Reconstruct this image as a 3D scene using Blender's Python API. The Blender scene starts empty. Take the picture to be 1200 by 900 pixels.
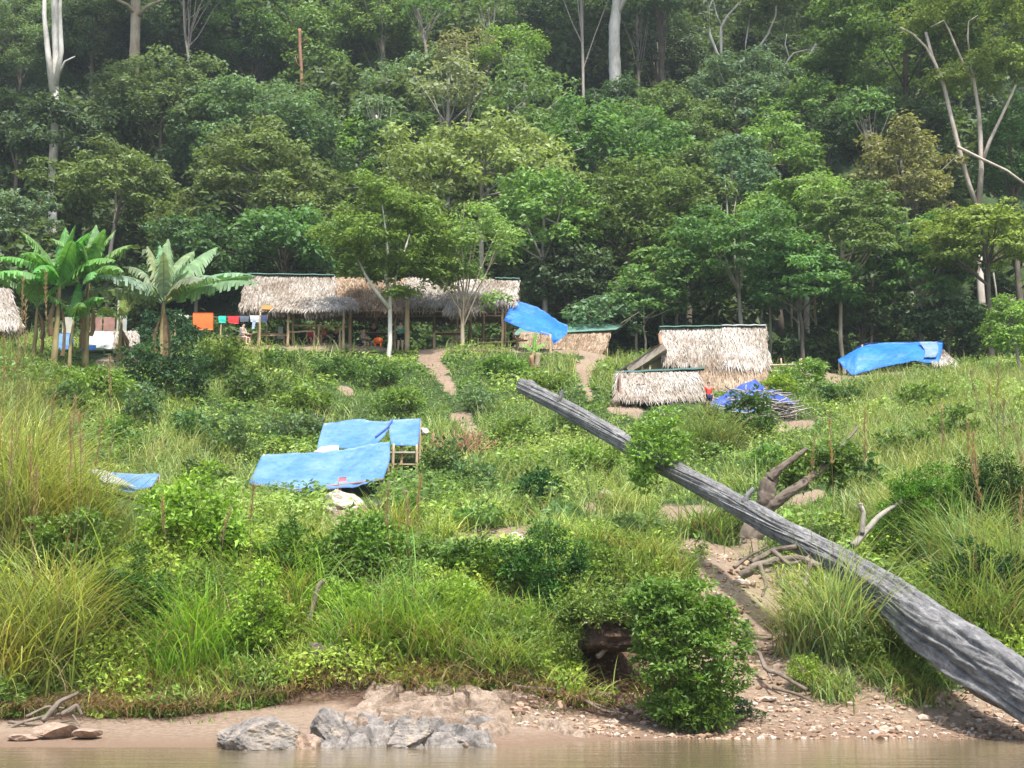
import bpy, math, random
import numpy as np
from mathutils import Vector, Matrix

# ---------------------------------------------------------------- camera, light, exposure
SC = bpy.context.scene
COL = SC.collection
PITCH = math.radians(10.3)
F = 1667.0                      # focal length in pixels of a 1200 px wide picture
H0 = 1.6
cam_d = bpy.data.cameras.new('camera'); cam = bpy.data.objects.new('camera', cam_d); COL.objects.link(cam)
cam.location = (0, 0, H0); cam.rotation_euler = (math.pi/2 + PITCH, 0, 0)
cam_d.sensor_width = 36; cam_d.lens = 36*F/1200; cam_d.clip_start = .1; cam_d.clip_end = 3000
SC.camera = cam
SUN_EL, SUN_AZ = math.radians(63), math.radians(163)      # azimuth clockwise from +Y: behind the camera, to its right
w = bpy.data.worlds.new('World'); SC.world = w; w.use_nodes = True
nt = w.node_tree; nt.nodes.clear()
sky = nt.nodes.new('ShaderNodeTexSky'); sky.sky_type = 'NISHITA'; sky.sun_disc = False
sky.sun_elevation = SUN_EL; sky.sun_rotation = SUN_AZ
sky.air_density = 1.2; sky.dust_density = 3.0; sky.ozone_density = 1.0
bg = nt.nodes.new('ShaderNodeBackground'); bg.inputs[1].default_value = .15
wo = nt.nodes.new('ShaderNodeOutputWorld')
nt.links.new(sky.outputs[0], bg.inputs[0]); nt.links.new(bg.outputs[0], wo.inputs[0])
sl = bpy.data.lights.new('sun', 'SUN'); sl.energy = 3.6; sl.angle = math.radians(3); sl.color = (1, .97, .91)
so = bpy.data.objects.new('sun', sl); COL.objects.link(so)
sd = Vector((math.sin(SUN_AZ)*math.cos(SUN_EL), math.cos(SUN_AZ)*math.cos(SUN_EL), math.sin(SUN_EL)))
so.rotation_euler = sd.to_track_quat('Z', 'Y').to_euler(); so.location = sd*200
SC.view_settings.view_transform = 'Standard'; SC.view_settings.look = 'None'
SC.view_settings.gamma = 1; SC.view_settings.use_curve_mapping = False
SC.view_settings.exposure = 1.03
SC.cycles.max_bounces = 6; SC.cycles.diffuse_bounces = 3; SC.cycles.glossy_bounces = 2
SC.cycles.transmission_bounces = 4; SC.cycles.volume_bounces = 0; SC.cycles.transparent_max_bounces = 6
SC.cycles.use_denoising = True; SC.cycles.caustics_reflective = False; SC.cycles.caustics_refractive = False

# ---------------------------------------------------------------- helpers
cp, sp_ = math.cos(PITCH), math.sin(PITCH)
def rowz(row, Y):                       # height that a picture row has at distance Y
    t = (450-row)/F
    return H0 + Y*(sp_ + t*cp)/(cp - t*sp_)
def zrow(z, Y):
    h = z-H0
    return 450 - F*(-Y*sp_ + h*cp)/(Y*cp + h*sp_)
def at(c, r, Y):
    z = rowz(r, Y); d = Y*cp + (z-H0)*sp_
    return np.array([(c-600)/F*d, Y, z])
def ppm(Y, z=10): return F/(Y*cp + (z-H0)*sp_)

def hsh(i, j, s):
    n = (i*374761393 + j*668265263 + s*974711) & 0xffffffff
    n = ((n ^ (n >> 13))*1274126177) & 0xffffffff
    return ((n ^ (n >> 16)) & 0xffff)/65535.
def vnoise(x, y, s=0):
    x = np.asarray(x, float); y = np.asarray(y, float)
    xi = np.floor(x).astype(np.int64); yi = np.floor(y).astype(np.int64)
    fx = x-xi; fy = y-yi; fx = fx*fx*(3-2*fx); fy = fy*fy*(3-2*fy)
    a = hsh(xi, yi, s); b = hsh(xi+1, yi, s); c = hsh(xi, yi+1, s); d = hsh(xi+1, yi+1, s)
    return (a*(1-fx)+b*fx)*(1-fy)+(c*(1-fx)+d*fx)*fy
def fbm(x, y, s=0, o=4):
    v = 0; a = .5
    for k in range(o):
        v = v + a*vnoise(x*2**k, y*2**k, s+k*17); a *= .5
    return v/(1-.5**o)

def tag(o, label=None, cat=None, group=None, kind=None):
    if label: o['label'] = label
    if cat: o['category'] = cat
    if group: o['group'] = group
    if kind: o['kind'] = kind
    return o
def empty(name, loc, label, cat, group=None, rz=0):
    o = bpy.data.objects.new(name, None); COL.objects.link(o)
    o.location = tuple(loc); o.rotation_euler = (0, 0, rz); o.empty_display_size = .2
    return tag(o, label, cat, group)
def link(name, me, mat, parent=None, world=True):
    """links a mesh; geometry written in world coordinates stays put under its parent"""
    o = bpy.data.objects.new(name, me); COL.objects.link(o)
    if mat is not None and not me.materials:
        for m in (mat if isinstance(mat, (list, tuple)) else [mat]): me.materials.append(m)
    if parent is not None:
        o.parent = parent
        if world:
            p = parent; L = Matrix.Identity(4)
            while p is not None:
                L = p.matrix_basis @ L
                p = p.parent
            o.matrix_basis = L.inverted()
    return o
def mesh(name, V, faces, rnd=None, smooth=False):
    """V (n,3); faces: list of index arrays, each (m,3) or (m,4); rnd: value per face"""
    me = bpy.data.meshes.new(name)
    V = np.ascontiguousarray(V, dtype=np.float32)
    me.vertices.add(len(V)); me.vertices.foreach_set('co', V.ravel())
    loops = np.concatenate([f.ravel() for f in faces]).astype(np.int32)
    tot = np.concatenate([np.full(len(f), f.shape[1]) for f in faces]).astype(np.int32)
    st = np.concatenate([[0], np.cumsum(tot)[:-1]]).astype(np.int32)
    me.loops.add(len(loops)); me.loops.foreach_set('vertex_index', loops)
    me.polygons.add(len(tot)); me.polygons.foreach_set('loop_start', st); me.polygons.foreach_set('loop_total', tot)
    me.polygons.foreach_set('use_smooth', np.full(len(tot), smooth))
    if rnd is not None:
        a = me.attributes.new('rnd', 'FLOAT', 'FACE'); a.data.foreach_set('value', np.asarray(rnd, np.float32))
    me.update(calc_edges=True); me.validate()
    return me
class Acc:
    """collects pieces into one mesh"""
    def __init__(s): s.V = []; s.F = []; s.R = []; s.n = 0
    def add(s, V, Fs, r=None):
        V = np.asarray(V, float)
        for f in Fs:
            f = np.asarray(f)
            if len(f) == 0: continue
            s.F.append(f + s.n)
            rr = r if (r is not None and np.ndim(r) == 1 and len(r) == len(f)) else np.full(len(f), .5 if r is None or np.ndim(r) else float(r))
            s.R.append(rr)
        s.V.append(V); s.n += len(V); return s
    def build(s, name, mat, parent=None, smooth=False):
        V = np.concatenate(s.V)
        return link(name, mesh(name, V, s.F, np.concatenate(s.R), smooth), mat, parent)
def nrm(a): return a/np.maximum(np.linalg.norm(a, axis=-1, keepdims=True), 1e-9)
def rdir(g, n):
    return nrm(g.normal(size=(n, 3)))

def leaves(P, D, N, L, W, fold=.12, droop=.15):
    """folded rhombic leaves: (n,3) base, direction, normal; (n,) length and width"""
    n = len(P); D = nrm(D); S = nrm(np.cross(D, N)); N = np.cross(S, D)
    L = np.broadcast_to(L, (n,))[:, None]; W = np.broadcast_to(W, (n,))[:, None]
    a = P; m = P + D*L*.45
    b = m + S*W*.5 + N*W*fold; d = m - S*W*.5 + N*W*fold; c = P + D*L - N*L*droop
    V = np.stack([a, b, c, d], 1).reshape(-1, 3)
    i = np.arange(n)*4
    Ft = np.stack([np.stack([i, i+1, i+2], 1), np.stack([i, i+2, i+3], 1)], 1).reshape(-1, 3)
    return V, Ft
def blades(P, az, L, W, lean, bend, seg=4, g=None):
    """arching grass blades; az heading, lean start angle from vertical, bend added along the blade"""
    n = len(P); h = np.stack([np.cos(az), np.sin(az), 0*az], 1); up = np.array([0, 0, 1.])
    tw = g.uniform(-.9, .9, n) if g is not None else np.zeros(n)
    s0 = np.stack([-np.sin(az+tw), np.cos(az+tw), 0*az], 1)
    pts = [P]; p = P.copy()
    for k in range(seg):
        th = lean + bend*((k+.5)/seg)**1.3
        p = p + (h*np.sin(th)[:, None] + up*np.cos(th)[:, None])*(L/seg)[:, None]
        pts.append(p.copy())
    V = []
    for k in range(seg):
        wk = (W*(1-(k/seg)**1.6)*.5)[:, None]
        V += [pts[k]-s0*wk, pts[k]+s0*wk]
    V += [pts[seg]]
    V = np.stack(V, 1); m = V.shape[1]; V = V.reshape(-1, 3)
    i = np.arange(n)[:, None]*m
    Q = np.concatenate([np.stack([i[:, 0]+2*k, i[:, 0]+2*k+1, i[:, 0]+2*k+3, i[:, 0]+2*k+2], 1) for k in range(seg-1)])
    T = np.stack([i[:, 0]+2*seg-2, i[:, 0]+2*seg-1, i[:, 0]+2*seg], 1)
    return V, Q, T
def tube(pts, rad, n=8, cap=True, jit=0, g=None, prof=None):
    pts = np.asarray(pts, float); m = len(pts); rad = np.broadcast_to(np.asarray(rad, float), (m,))
    T = np.gradient(pts, axis=0); T = nrm(T)
    ref = np.array([0, 0, 1.]) if abs(T[0][2]) < .85 else np.array([0, 1., 0])
    V = []
    A = nrm(np.cross(T, ref)); B = np.cross(T, A)
    a = np.linspace(0, 2*math.pi, n, endpoint=False)
    for k in range(m):
        r = rad[k]*np.ones(n)
        if jit: r = r*(1+g.uniform(-jit, jit, n))
        if prof is not None: r = r*prof(a, k/(m-1))
        V.append(pts[k] + A[k]*(np.cos(a)*r)[:, None] + B[k]*(np.sin(a)*r)[:, None])
    V = np.concatenate(V); Q = []
    j = np.arange(n); j2 = (j+1) % n
    for k in range(m-1):
        Q.append(np.stack([k*n+j, k*n+j2, (k+1)*n+j2, (k+1)*n+j], 1))
    Q = np.concatenate(Q)
    T3 = np.zeros((0, 3), int)
    if cap:
        V = np.concatenate([V, [pts[0]], [pts[-1]]]); c0 = m*n
        T3 = np.concatenate([np.stack([j2, j, np.full(n, c0)], 1), np.stack([(m-1)*n+j, (m-1)*n+j2, np.full(n, c0+1)], 1)])
    return V, [Q, T3]
def box(c, s, rz=0, R=None):
    s = np.array(s)/2.
    V = np.array([[x, y, z] for x in (-1, 1) for y in (-1, 1) for z in (-1, 1)])*s
    if R is not None: V = V @ np.asarray(R).T
    co, si = math.cos(rz), math.sin(rz)
    V = np.stack([V[:, 0]*co-V[:, 1]*si, V[:, 0]*si+V[:, 1]*co, V[:, 2]], 1)+np.array(c)
    Q = np.array([[0, 1, 3, 2], [4, 6, 7, 5], [0, 4, 5, 1], [2, 3, 7, 6], [0, 2, 6, 4], [1, 5, 7, 3]])
    return V, [Q]
def wob(p, q, n, amp, g):
    """a slightly crooked line from p to q"""
    p = np.array(p, float); q = np.array(q, float); t = np.linspace(0, 1, n)[:, None]
    o = g.normal(size=(n, 3)).cumsum(0); o = (o - o[0]) - t*(o[-1]-o[0])
    return p+(q-p)*t + o*amp/math.sqrt(n)

# ---------------------------------------------------------------- materials
def mat(name, build):
    m = bpy.data.materials.new(name); m.use_nodes = True; t = m.node_tree; t.nodes.clear()
    out = t.nodes.new('ShaderNodeOutputMaterial'); build(t, out); return m
def N_(t, kind, **kw):
    n = t.nodes.new('ShaderNode'+kind)
    for k, v in kw.items():
        if k in ('inp',):
            for a, b in v.items(): n.inputs[a].default_value = b
        else: setattr(n, k, v)
    return n
def ramp(t, fac, stops):
    r = t.nodes.new('ShaderNodeValToRGB'); e = r.color_ramp.elements
    while len(e) < len(stops): e.new(.5)
    for i, (p, c) in enumerate(stops): e[i].position = p; e[i].color = (*c, 1)
    t.links.new(fac, r.inputs[0]); return r.outputs[0]
def noise(t, scale, detail=4, rough=.6, coord='Object', vec_scale=None, dist=0):
    tc = t.nodes.new('ShaderNodeTexCoord'); n = t.nodes.new('ShaderNodeTexNoise')
    n.inputs['Scale'].default_value = scale; n.inputs['Detail'].default_value = detail; n.inputs['Roughness'].default_value = rough
    n.inputs['Distortion'].default_value = dist
    if vec_scale:
        mp = t.nodes.new('ShaderNodeMapping'); mp.inputs['Scale'].default_value = vec_scale
        t.links.new(tc.outputs[coord], mp.inputs[0]); t.links.new(mp.outputs[0], n.inputs[0])
    else: t.links.new(tc.outputs[coord], n.inputs[0])
    return n.outputs[0]
def mix(t, fac, a, b, mode='MIX'):
    m = t.nodes.new('ShaderNodeMix'); m.data_type = 'RGBA'; m.blend_type = mode
    for sock, v in ((m.inputs[0], fac), (m.inputs[6], a), (m.inputs[7], b)):
        if isinstance(v, bpy.types.NodeSocket): t.links.new(v, sock)
        elif np.ndim(v): sock.default_value = (*v, 1)
        else: sock.default_value = v
    return m.outputs[2]
def bump(t, h, strength=.5, dist=.02):
    b = t.nodes.new('ShaderNodeBump'); b.inputs['Strength'].default_value = strength; b.inputs['Distance'].default_value = dist
    t.links.new(h, b.inputs['Height']); return b.outputs[0]
def princ(t, out, color, rough=.8, spec=.3, normal=None, metallic=0):
    p = t.nodes.new('ShaderNodeBsdfPrincipled')
    if isinstance(color, bpy.types.NodeSocket): t.links.new(color, p.inputs['Base Color'])
    else: p.inputs['Base Color'].default_value = (*color, 1)
    p.inputs['Roughness'].default_value = rough; p.inputs['Specular IOR Level'].default_value = spec; p.inputs['Metallic'].default_value = metallic
    if normal is not None: t.links.new(normal, p.inputs['Normal'])
    if out is not None: t.links.new(p.outputs[0], out.inputs[0])
    return p
def attr(t, name='rnd'):
    a = t.nodes.new('ShaderNodeAttribute'); a.attribute_name = name; return a.outputs['Fac']

def leafmat(name, scale=.5, trans=.35, lo=.6, hi=1.5, warm=(1.2, 1.08, .75), spec=.25, tint=None, rough=.5, warmth=.22, dead=0):
    def b(t, out):
        oi = t.nodes.new('ShaderNodeObjectInfo')
        c0 = oi.outputs['Color']
        if tint is not None:
            rgb = t.nodes.new('ShaderNodeRGB'); rgb.outputs[0].default_value = (*tint, 1); c0 = rgb.outputs[0]
        r = attr(t)
        v = ramp(t, r, [(0, (lo,)*3), (.6, (1, 1, 1)), (1, (hi,)*3)])
        c = mix(t, 1., c0, v, 'MULTIPLY')
        ns = noise(t, scale, 3, .6)
        f = ramp(t, ns, [(.42, (0, 0, 0)), (.68, (1, 1, 1))])
        fm = t.nodes.new('ShaderNodeMath'); fm.operation = 'MULTIPLY'; fm.inputs[1].default_value = warmth
        t.links.new(f, fm.inputs[0])
        cw = mix(t, 1., c, warm, 'MULTIPLY')
        c = mix(t, fm.outputs[0], c, cw)
        if dead:
            g = t.nodes.new('ShaderNodeMath'); g.operation = 'GREATER_THAN'; g.inputs[1].default_value = 1-dead
            t.links.new(r, g.inputs[0]); c = mix(t, g.outputs[0], c, (.34, .27, .13))
        p = princ(t, None, c, rough, spec)
        tr = t.nodes.new('ShaderNodeBsdfTranslucent')
        ct = mix(t, 1., c, (1.5, 1.5, .7), 'MULTIPLY'); t.links.new(ct, tr.inputs[0])
        ms = t.nodes.new('ShaderNodeMixShader'); ms.inputs[0].default_value = trans
        t.links.new(p.outputs[0], ms.inputs[1]); t.links.new(tr.outputs[0], ms.inputs[2]); t.links.new(ms.outputs[0], out.inputs[0])
    return mat(name, b)
M = {}
M['leaf'] = leafmat('tree_leaf', .35)
M['bushleaf'] = leafmat('bush_leaf', 1.2, hi=1.7, spec=.3, warmth=.5)
M['grass'] = leafmat('grass_blade', .8, lo=.55, hi=1.6, warm=(1.5, 1.1, .8), spec=.2, warmth=.6, dead=.06)
M['banana'] = leafmat('banana_leaf', 1.5, hi=1.4, spec=.3, rough=.5)
M['dryleaf'] = leafmat('dry_leaf', 2., trans=.2, tint=(.22, .15, .085), spec=.1)
def bark(name, c1, c2, sc=6, vs=(1, 1, .25), bs=.6):
    def b(t, out):
        n = noise(t, sc, 6, .65, vec_scale=vs); n2 = noise(t, .6, 3, .5)
        c = ramp(t, n, [(.3, c1), (.7, c2)])
        c = mix(t, .35, c, ramp(t, n2, [(.35, tuple(x*.6 for x in c1)), (.65, tuple(min(1, x*1.15) for x in c2))]))
        princ(t, out, c, .85, .15, bump(t, n, bs, .04))
    return mat(name, b)
M['pale_bark'] = bark('pale_bark', (.36, .34, .29), (.72, .69, .62))
M['fork_bark'] = bark('pale_tan_bark', (.3, .25, .2), (.6, .52, .44))
M['tan_bark'] = bark('tan_bark', (.26, .2, .13), (.5, .42, .32))
M['red_bark'] = bark('red_bark', (.2, .1, .055), (.38, .22, .14))
M['dark_bark'] = bark('dark_bark', (.07, .055, .04), (.2, .17, .13))
M['grey_bark'] = bark('grey_bark', (.17, .15, .12), (.38, .35, .3))
M['wood'] = bark('weathered_wood', (.2, .14, .09), (.42, .33, .23), 8, (1, 1, .2))
M['pole'] = bark('peeled_pole', (.3, .2, .11), (.5, .38, .24), 8, (1, 1, .2))
M['drift'] = bark('driftwood', (.08, .06, .045), (.27, .22, .175), 9, (.5, .5, .5), .9)
M['banana_stem'] = bark('banana_stem', (.13, .1, .05), (.36, .3, .14), 3, (1, 1, .4))
def thatch(name, a, b_, c_):
    def b(t, out):
        r = attr(t); n = noise(t, .55, 3, .6); n2 = noise(t, 9, 4, .7)
        c = ramp(t, r, [(0, a), (.45, b_), (1, c_)])
        c = mix(t, 1., c, ramp(t, n, [(.33, (.68, .6, .52)), (.6, (1.05, 1.03, 1.0))]), 'MULTIPLY')
        c = mix(t, 1., c, ramp(t, n2, [(.3, (.7, .68, .65)), (.65, (1.1, 1.1, 1.1))]), 'MULTIPLY')
        princ(t, out, c, .8, .2)
    return mat(name, b)
M['thatch'] = thatch('pale_thatch', (.15, .12, .09), (.36, .33, .29), (.57, .55, .525))
M['thatch_brown'] = thatch('brown_thatch', (.13, .085, .05), (.3, .22, .15), (.48, .4, .31))
def plain(name, c, rough=.8, spec=.25, var=.25, sc=3, bs=0, metallic=0, vs=None):
    def b(t, out):
        n = noise(t, sc, 5, .65, vec_scale=vs)
        cc = ramp(t, n, [(.3, tuple(x*(1-var) for x in c)), (.7, tuple(min(1, x*(1+var)) for x in c))])
        princ(t, out, cc, rough, spec, bump(t, n, bs, .03) if bs else None, metallic)
    return mat(name, b)
def tarp(name, c, fade):
    def b(t, out):
        n = noise(t, .8, 4, .6); n2 = noise(t, 4, 5, .7, dist=.6)
        cc = mix(t, ramp(t, n, [(.4, (0, 0, 0)), (.75, (1, 1, 1))]), c, fade)
        cc = mix(t, 1., cc, ramp(t, n2, [(.3, (.66, .68, .7)), (.5, (1, 1, 1)), (.8, (1.1, 1.08, 1.04))]), 'MULTIPLY')
        p = princ(t, None, cc, .38, .45, bump(t, n2, .6, .08))
        tr = t.nodes.new('ShaderNodeBsdfTranslucent'); t.links.new(cc, tr.inputs[0])
        ms = t.nodes.new('ShaderNodeMixShader'); ms.inputs[0].default_value = .2
        t.links.new(p.outputs[0], ms.inputs[1]); t.links.new(tr.outputs[0], ms.inputs[2]); t.links.new(ms.outputs[0], out.inputs[0])
    return mat(name, b)
M['tarp_light'] = tarp('sky_blue_tarp', (.1, .25, .56), (.22, .37, .6))
M['tarp_deep'] = tarp('strong_blue_tarp', (.02, .17, .68), (.05, .26, .74))
M['tarp_violet'] = tarp('violet_blue_tarp', (.05, .1, .48), (.12, .2, .6))
M['tarp_grey'] = tarp('grey_tarp', (.42, .43, .42), (.55, .55, .53))
M['sheet_green'] = plain('green_roof_sheet', (.12, .24, .19), .45, .5, .2, 2, metallic=.0)
M['sheet_dark'] = plain('dark_green_sheet', (.06, .12, .1), .45, .5, .2, 2)
M['sheet_pale'] = plain('pale_roof_sheet', (.36, .38, .35), .5, .4, .15, 2)
M['dark'] = plain('ring_and_shade_black', (.02, .022, .03), .9, .1)  # near-black for the rings and for panels painting interior shade
M['board'] = plain('pale_board', (.42, .4, .33), .8, .2, .2, 3)
M['redboard'] = plain('reddish_board', (.3, .17, .14), .8, .2, .3, 3)
M['skin'] = plain('skin', (.42, .25, .17), .6, .3, .05)
M['skin_pale'] = plain('pale_skin', (.62, .4, .32), .6, .3, .05)
M['hair'] = plain('black_hair', (.015, .012, .01), .6, .3)
def cloth(c): 
    k = 'cloth_%02x%02x%02x' % tuple(int(x*255) for x in c)
    if k not in M: M[k] = plain('cloth', c, .85, .15, .12, 8)
    return M[k]
def rockmat(name, stops, sc=2.2, vs=None, bs=1.0):
    def b(t, out):
        n = noise(t, sc, 8, .7, vec_scale=vs, dist=.5); n2 = noise(t, sc*6, 5, .7)
        c = ramp(t, n, stops)
        c = mix(t, .5, c, ramp(t, n2, [(.3, (.1, .09, .08)), (.7, stops[-1][1])]), 'OVERLAY')
        princ(t, out, c, .8, .25, bump(t, n2, bs, .05))
    return mat(name, b)
M['rock_grey'] = rockmat('grey_rock', [(.3, (.12, .12, .13)), (.5, (.3, .29, .28)), (.62, (.46, .42, .37)), (.8, (.5, .38, .26))])
M['rock_pink'] = rockmat('pinkish_rock', [(.3, (.22, .17, .13)), (.5, (.42, .32, .25)), (.75, (.58, .47, .39))])
M['rock_white'] = rockmat('whitish_rock', [(.3, (.38, .3, .23)), (.5, (.62, .56, .5)), (.75, (.8, .76, .7))], 3)
M['rock_dark'] = rockmat('dark_rock', [(.3, (.04, .045, .05)), (.7, (.13, .13, .14))])
def logn(t):
    uv = t.nodes.new('ShaderNodeAttribute'); uv.attribute_name = 'grain'
    n = t.nodes.new('ShaderNodeTexNoise'); n.inputs['Scale'].default_value = 1; n.inputs['Detail'].default_value = 7; n.inputs['Roughness'].default_value = .75; n.inputs['Distortion'].default_value = 1.2
    t.links.new(uv.outputs['Vector'], n.inputs[0]); return n.outputs[0]
def logm(t, out):
    a = noise(t, 3.5, 6, .7, dist=.8); n2 = noise(t, 1.3, 6, .75, dist=1.2); n3 = logn(t)
    c = ramp(t, n3, [(.3, (.075, .073, .072)), (.5, (.2, .195, .19)), (.75, (.36, .35, .335))])
    c = mix(t, ramp(t, n2, [(.5, (0, 0, 0)), (.72, (.75, .75, .75))]), c, (.46, .45, .43))
    c = mix(t, 1., c, ramp(t, a, [(.35, (.62, .62, .64)), (.6, (1.05, 1.05, 1.05))]), 'MULTIPLY')
    princ(t, out, c, .72, .3, bump(t, n3, 1.0, .05))
M['log'] = mat('weathered_log', logm)
def groundm(t, out):
    s = attr(t, 'soil'); n = noise(t, 1.3, 8, .7); n2 = noise(t, 9, 6, .7); nb = noise(t, .25, 3, .6)
    g = ramp(t, n, [(.3, (.02, .035, .012)), (.55, (.04, .07, .02)), (.75, (.07, .1, .03))])
    so_ = ramp(t, n2, [(.3, (.12, .08, .055)), (.5, (.235, .165, .115)), (.72, (.36, .28, .21))])
    so_ = mix(t, ramp(t, nb, [(.4, (0, 0, 0)), (.6, (.6, .6, .6))]), so_, (.29, .22, .155))
    sm = t.nodes.new('ShaderNodeMath'); sm.operation = 'MULTIPLY_ADD'; sm.inputs[1].default_value = .55
    t.links.new(n2, sm.inputs[0]); t.links.new(s, sm.inputs[2])
    f = ramp(t, sm.outputs[0], [(.62, (0, 0, 0)), (.8, (1, 1, 1))])
    hm = attr(t, 'humus_and_shade'); hc = ramp(t, n2, [(.3, (.05, .03, .02)), (.55, (.12, .07, .045)), (.75, (.24, .15, .1))])
    wet = attr(t, 'wet')
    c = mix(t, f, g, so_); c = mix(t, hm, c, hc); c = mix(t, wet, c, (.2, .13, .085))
    princ(t, out, c, .9, .2, bump(t, n2, .8, .08))
M['ground'] = mat('ground', groundm)
def waterm(t, out):
    tc = t.nodes.new('ShaderNodeTexCoord'); mp = t.nodes.new('ShaderNodeMapping'); mp.inputs['Scale'].default_value = (.45, 2.2, 1)
    t.links.new(tc.outputs['Object'], mp.inputs[0])
    n = t.nodes.new('ShaderNodeTexNoise'); n.inputs['Scale'].default_value = 1.6; n.inputs['Detail'].default_value = 5; n.inputs['Roughness'].default_value = .55
    t.links.new(mp.outputs[0], n.inputs[0])
    p = princ(t, out, (.16, .125, .07), .06, .5, bump(t, n.outputs[0], .16, .1))
    p.inputs['IOR'].default_value = 1.33
M['water'] = mat('river_water', waterm)

# ---------------------------------------------------------------- terrain
CC = np.array([-300, 0, 100, 200, 300, 400, 500, 600, 676, 704, 784, 820, 900, 1000, 1100, 1200, 1500.])
def zr(zs, Y): return [zrow(z, Y) for z in zs]
RT = [(18, zr([-.5]*17, 18)), (21.5, zr([-.15]*17, 21.5)),
 (23, zr([.02]*4+[.03]*4+[-.08]*9, 23)),
 (25, zr([.2, .2, .2, .2, .3, .35, .35, .3, .1, .05, .05, 0, .02, .02, .02, .02, .02], 25)),
 (26.5, zr([.32, .32, .32, .35, .5, .65, .7, .6, .4, .35, .35, .3, .35, .35, .3, .3, .3], 26.5)),
 (27.5, [800, 800, 805, 805, 800, 795, 790, 795, 800, 812, 812, 805, 812, 812, 815, 815, 815]),
 (28.5, [740, 740, 745, 750, 755, 760, 765, 770, 785, 808, 808, 780, 788, 780, 770, 770, 770]),
 (30, [670, 670, 680, 690, 690, 690, 695, 700, 715, 800, 800, 740, 757, 735, 725, 720, 720]),
 (31.2, [640, 640, 650, 665, 670, 670, 675, 680, 692, 790, 790, 715, 742, 720, 710, 705, 700]),
 (31.9, [625, 625, 640, 655, 660, 665, 668, 670, 680, 685, 690, 705, 730, 705, 695, 690, 680]),
 (33, [600, 600, 620, 640, 645, 650, 655, 655, 655, 655, 660, 670, 700, 680, 670, 660, 650]),
 (36, [560, 560, 590, 612, 618, 622, 635, 635, 632, 630, 630, 630, 645, 620, 610, 600, 590]),
 (45, [500, 500, 560, 580, 585, 592, 580, 580, 576, 575, 575, 570, 562, 552, 535, 520, 500]),
 (52, [455, 460, 510, 525, 545, 550, 535, 540, 535, 532, 530, 525, 520, 510, 495, 480, 470]),
 (58, [430, 430, 470, 480, 500, 510, 500, 500, 492, 488, 485, 482, 490, 485, 470, 455, 440]),
 (66, [410, 410, 412, 418, 440, 450, 450, 450, 445, 445, 445, 450, 450, 452, 445, 440, 430]),
 (74, [402, 402, 402, 402, 403, 403, 405, 407, 410, 412, 420, 425, 432, 437, 432, 425, 420])]
TY = np.array([r[0] for r in RT], float)
TZ = np.array([[rowz(r, Y) for r in rows] for Y, rows in RT])
# closer grid
FC = np.arange(-300, 1501, 12.)
def _sm(a, k):
    for _ in range(k):
        b = np.pad(a, ((1, 1), (0, 0)), mode='edge'); a = (b[:-2]+2*b[1:-1]+b[2:])/4
    return a
_T = _sm(np.stack([np.interp(FC, CC, TZ[i]) for i in range(len(TY))], 1), 2)        # (col, Y)
FY = np.arange(18, 74.01, .25)
_G = np.stack([np.interp(FY, TY, _T[i]) for i in range(len(FC))], 0)
_G = _sm(_G.T, 2).T
def base_z(x, y):
    x = np.asarray(x, float); y = np.asarray(y, float)
    yc = np.clip(y, 18, 74); z = np.full(np.broadcast(x, y).shape, 5.)
    z = np.interp(yc, [18, 36, 74], [0, 4, 17.])
    for _ in range(3):
        d = np.maximum(yc, 18)*cp + (z-H0)*sp_
        c = np.clip(600+F*x/d, -299, 1499)
        fi = (c+300)/12; fj = (yc-18)/.25
        i = np.clip(np.floor(fi).astype(int), 0, len(FC)-2); j = np.clip(np.floor(fj).astype(int), 0, len(FY)-2)
        u = fi-i; v = fj-j
        z = _G[i, j]*(1-u)*(1-v)+_G[i+1, j]*u*(1-v)+_G[i, j+1]*(1-u)*v+_G[i+1, j+1]*u*v
    e = np.maximum(y-74, 0)
    z = z + .04*np.minimum(e, 8) + .2*np.clip(e-8, 0, 8) + .56*np.clip(e-16, 0, 170) + .1*np.maximum(e-186, 0)
    z = np.where(y < 18, -.5 - (18-y)*.08, z); z = np.maximum(z, -3.)
    return z
def ground(x, y):
    x = np.asarray(x, float); y = np.asarray(y, float)
    z = base_z(x, y)
    k = np.clip((y-24)/6, 0.05, 1)*np.where(y > 80, 2.5, 1)
    return z + k*((fbm(x*.35+9, y*.35, 3)-.5)*.7 + (fbm(x*1.7, y*1.7, 8)-.5)*.22) + (fbm(x*.06, y*.06, 5)-.5)*np.clip((y-90)/20, 0, 1)*10
def gpt(c, Y):
    """ground point under a picture column at distance Y"""
    d = Y
    z = 5.
    for _ in range(6):
        x = (c-600)/F*(Y*cp+(z-H0)*sp_); z = float(ground(x, Y))
    return np.array([x, Y, z])
def colrow(x, y, z):
    d = np.maximum(y*cp+(z-H0)*sp_, .5)
    return 600+F*x/d, 450-F*(-y*sp_+(z-H0)*cp)/d
def seg_d(c, r, pts):
    best = np.full(np.shape(c), 1e9)
    for (x0, y0, w0), (x1, y1, w1) in zip(pts[:-1], pts[1:]):
        dx, dy = x1-x0, y1-y0; t = np.clip(((c-x0)*dx+(r-y0)*dy)/(dx*dx+dy*dy+1e-9), 0, 1)
        best = np.minimum(best, np.hypot(c-x0-t*dx, r-y0-t*dy)/(w0+(w1-w0)*t))
    return best
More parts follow.
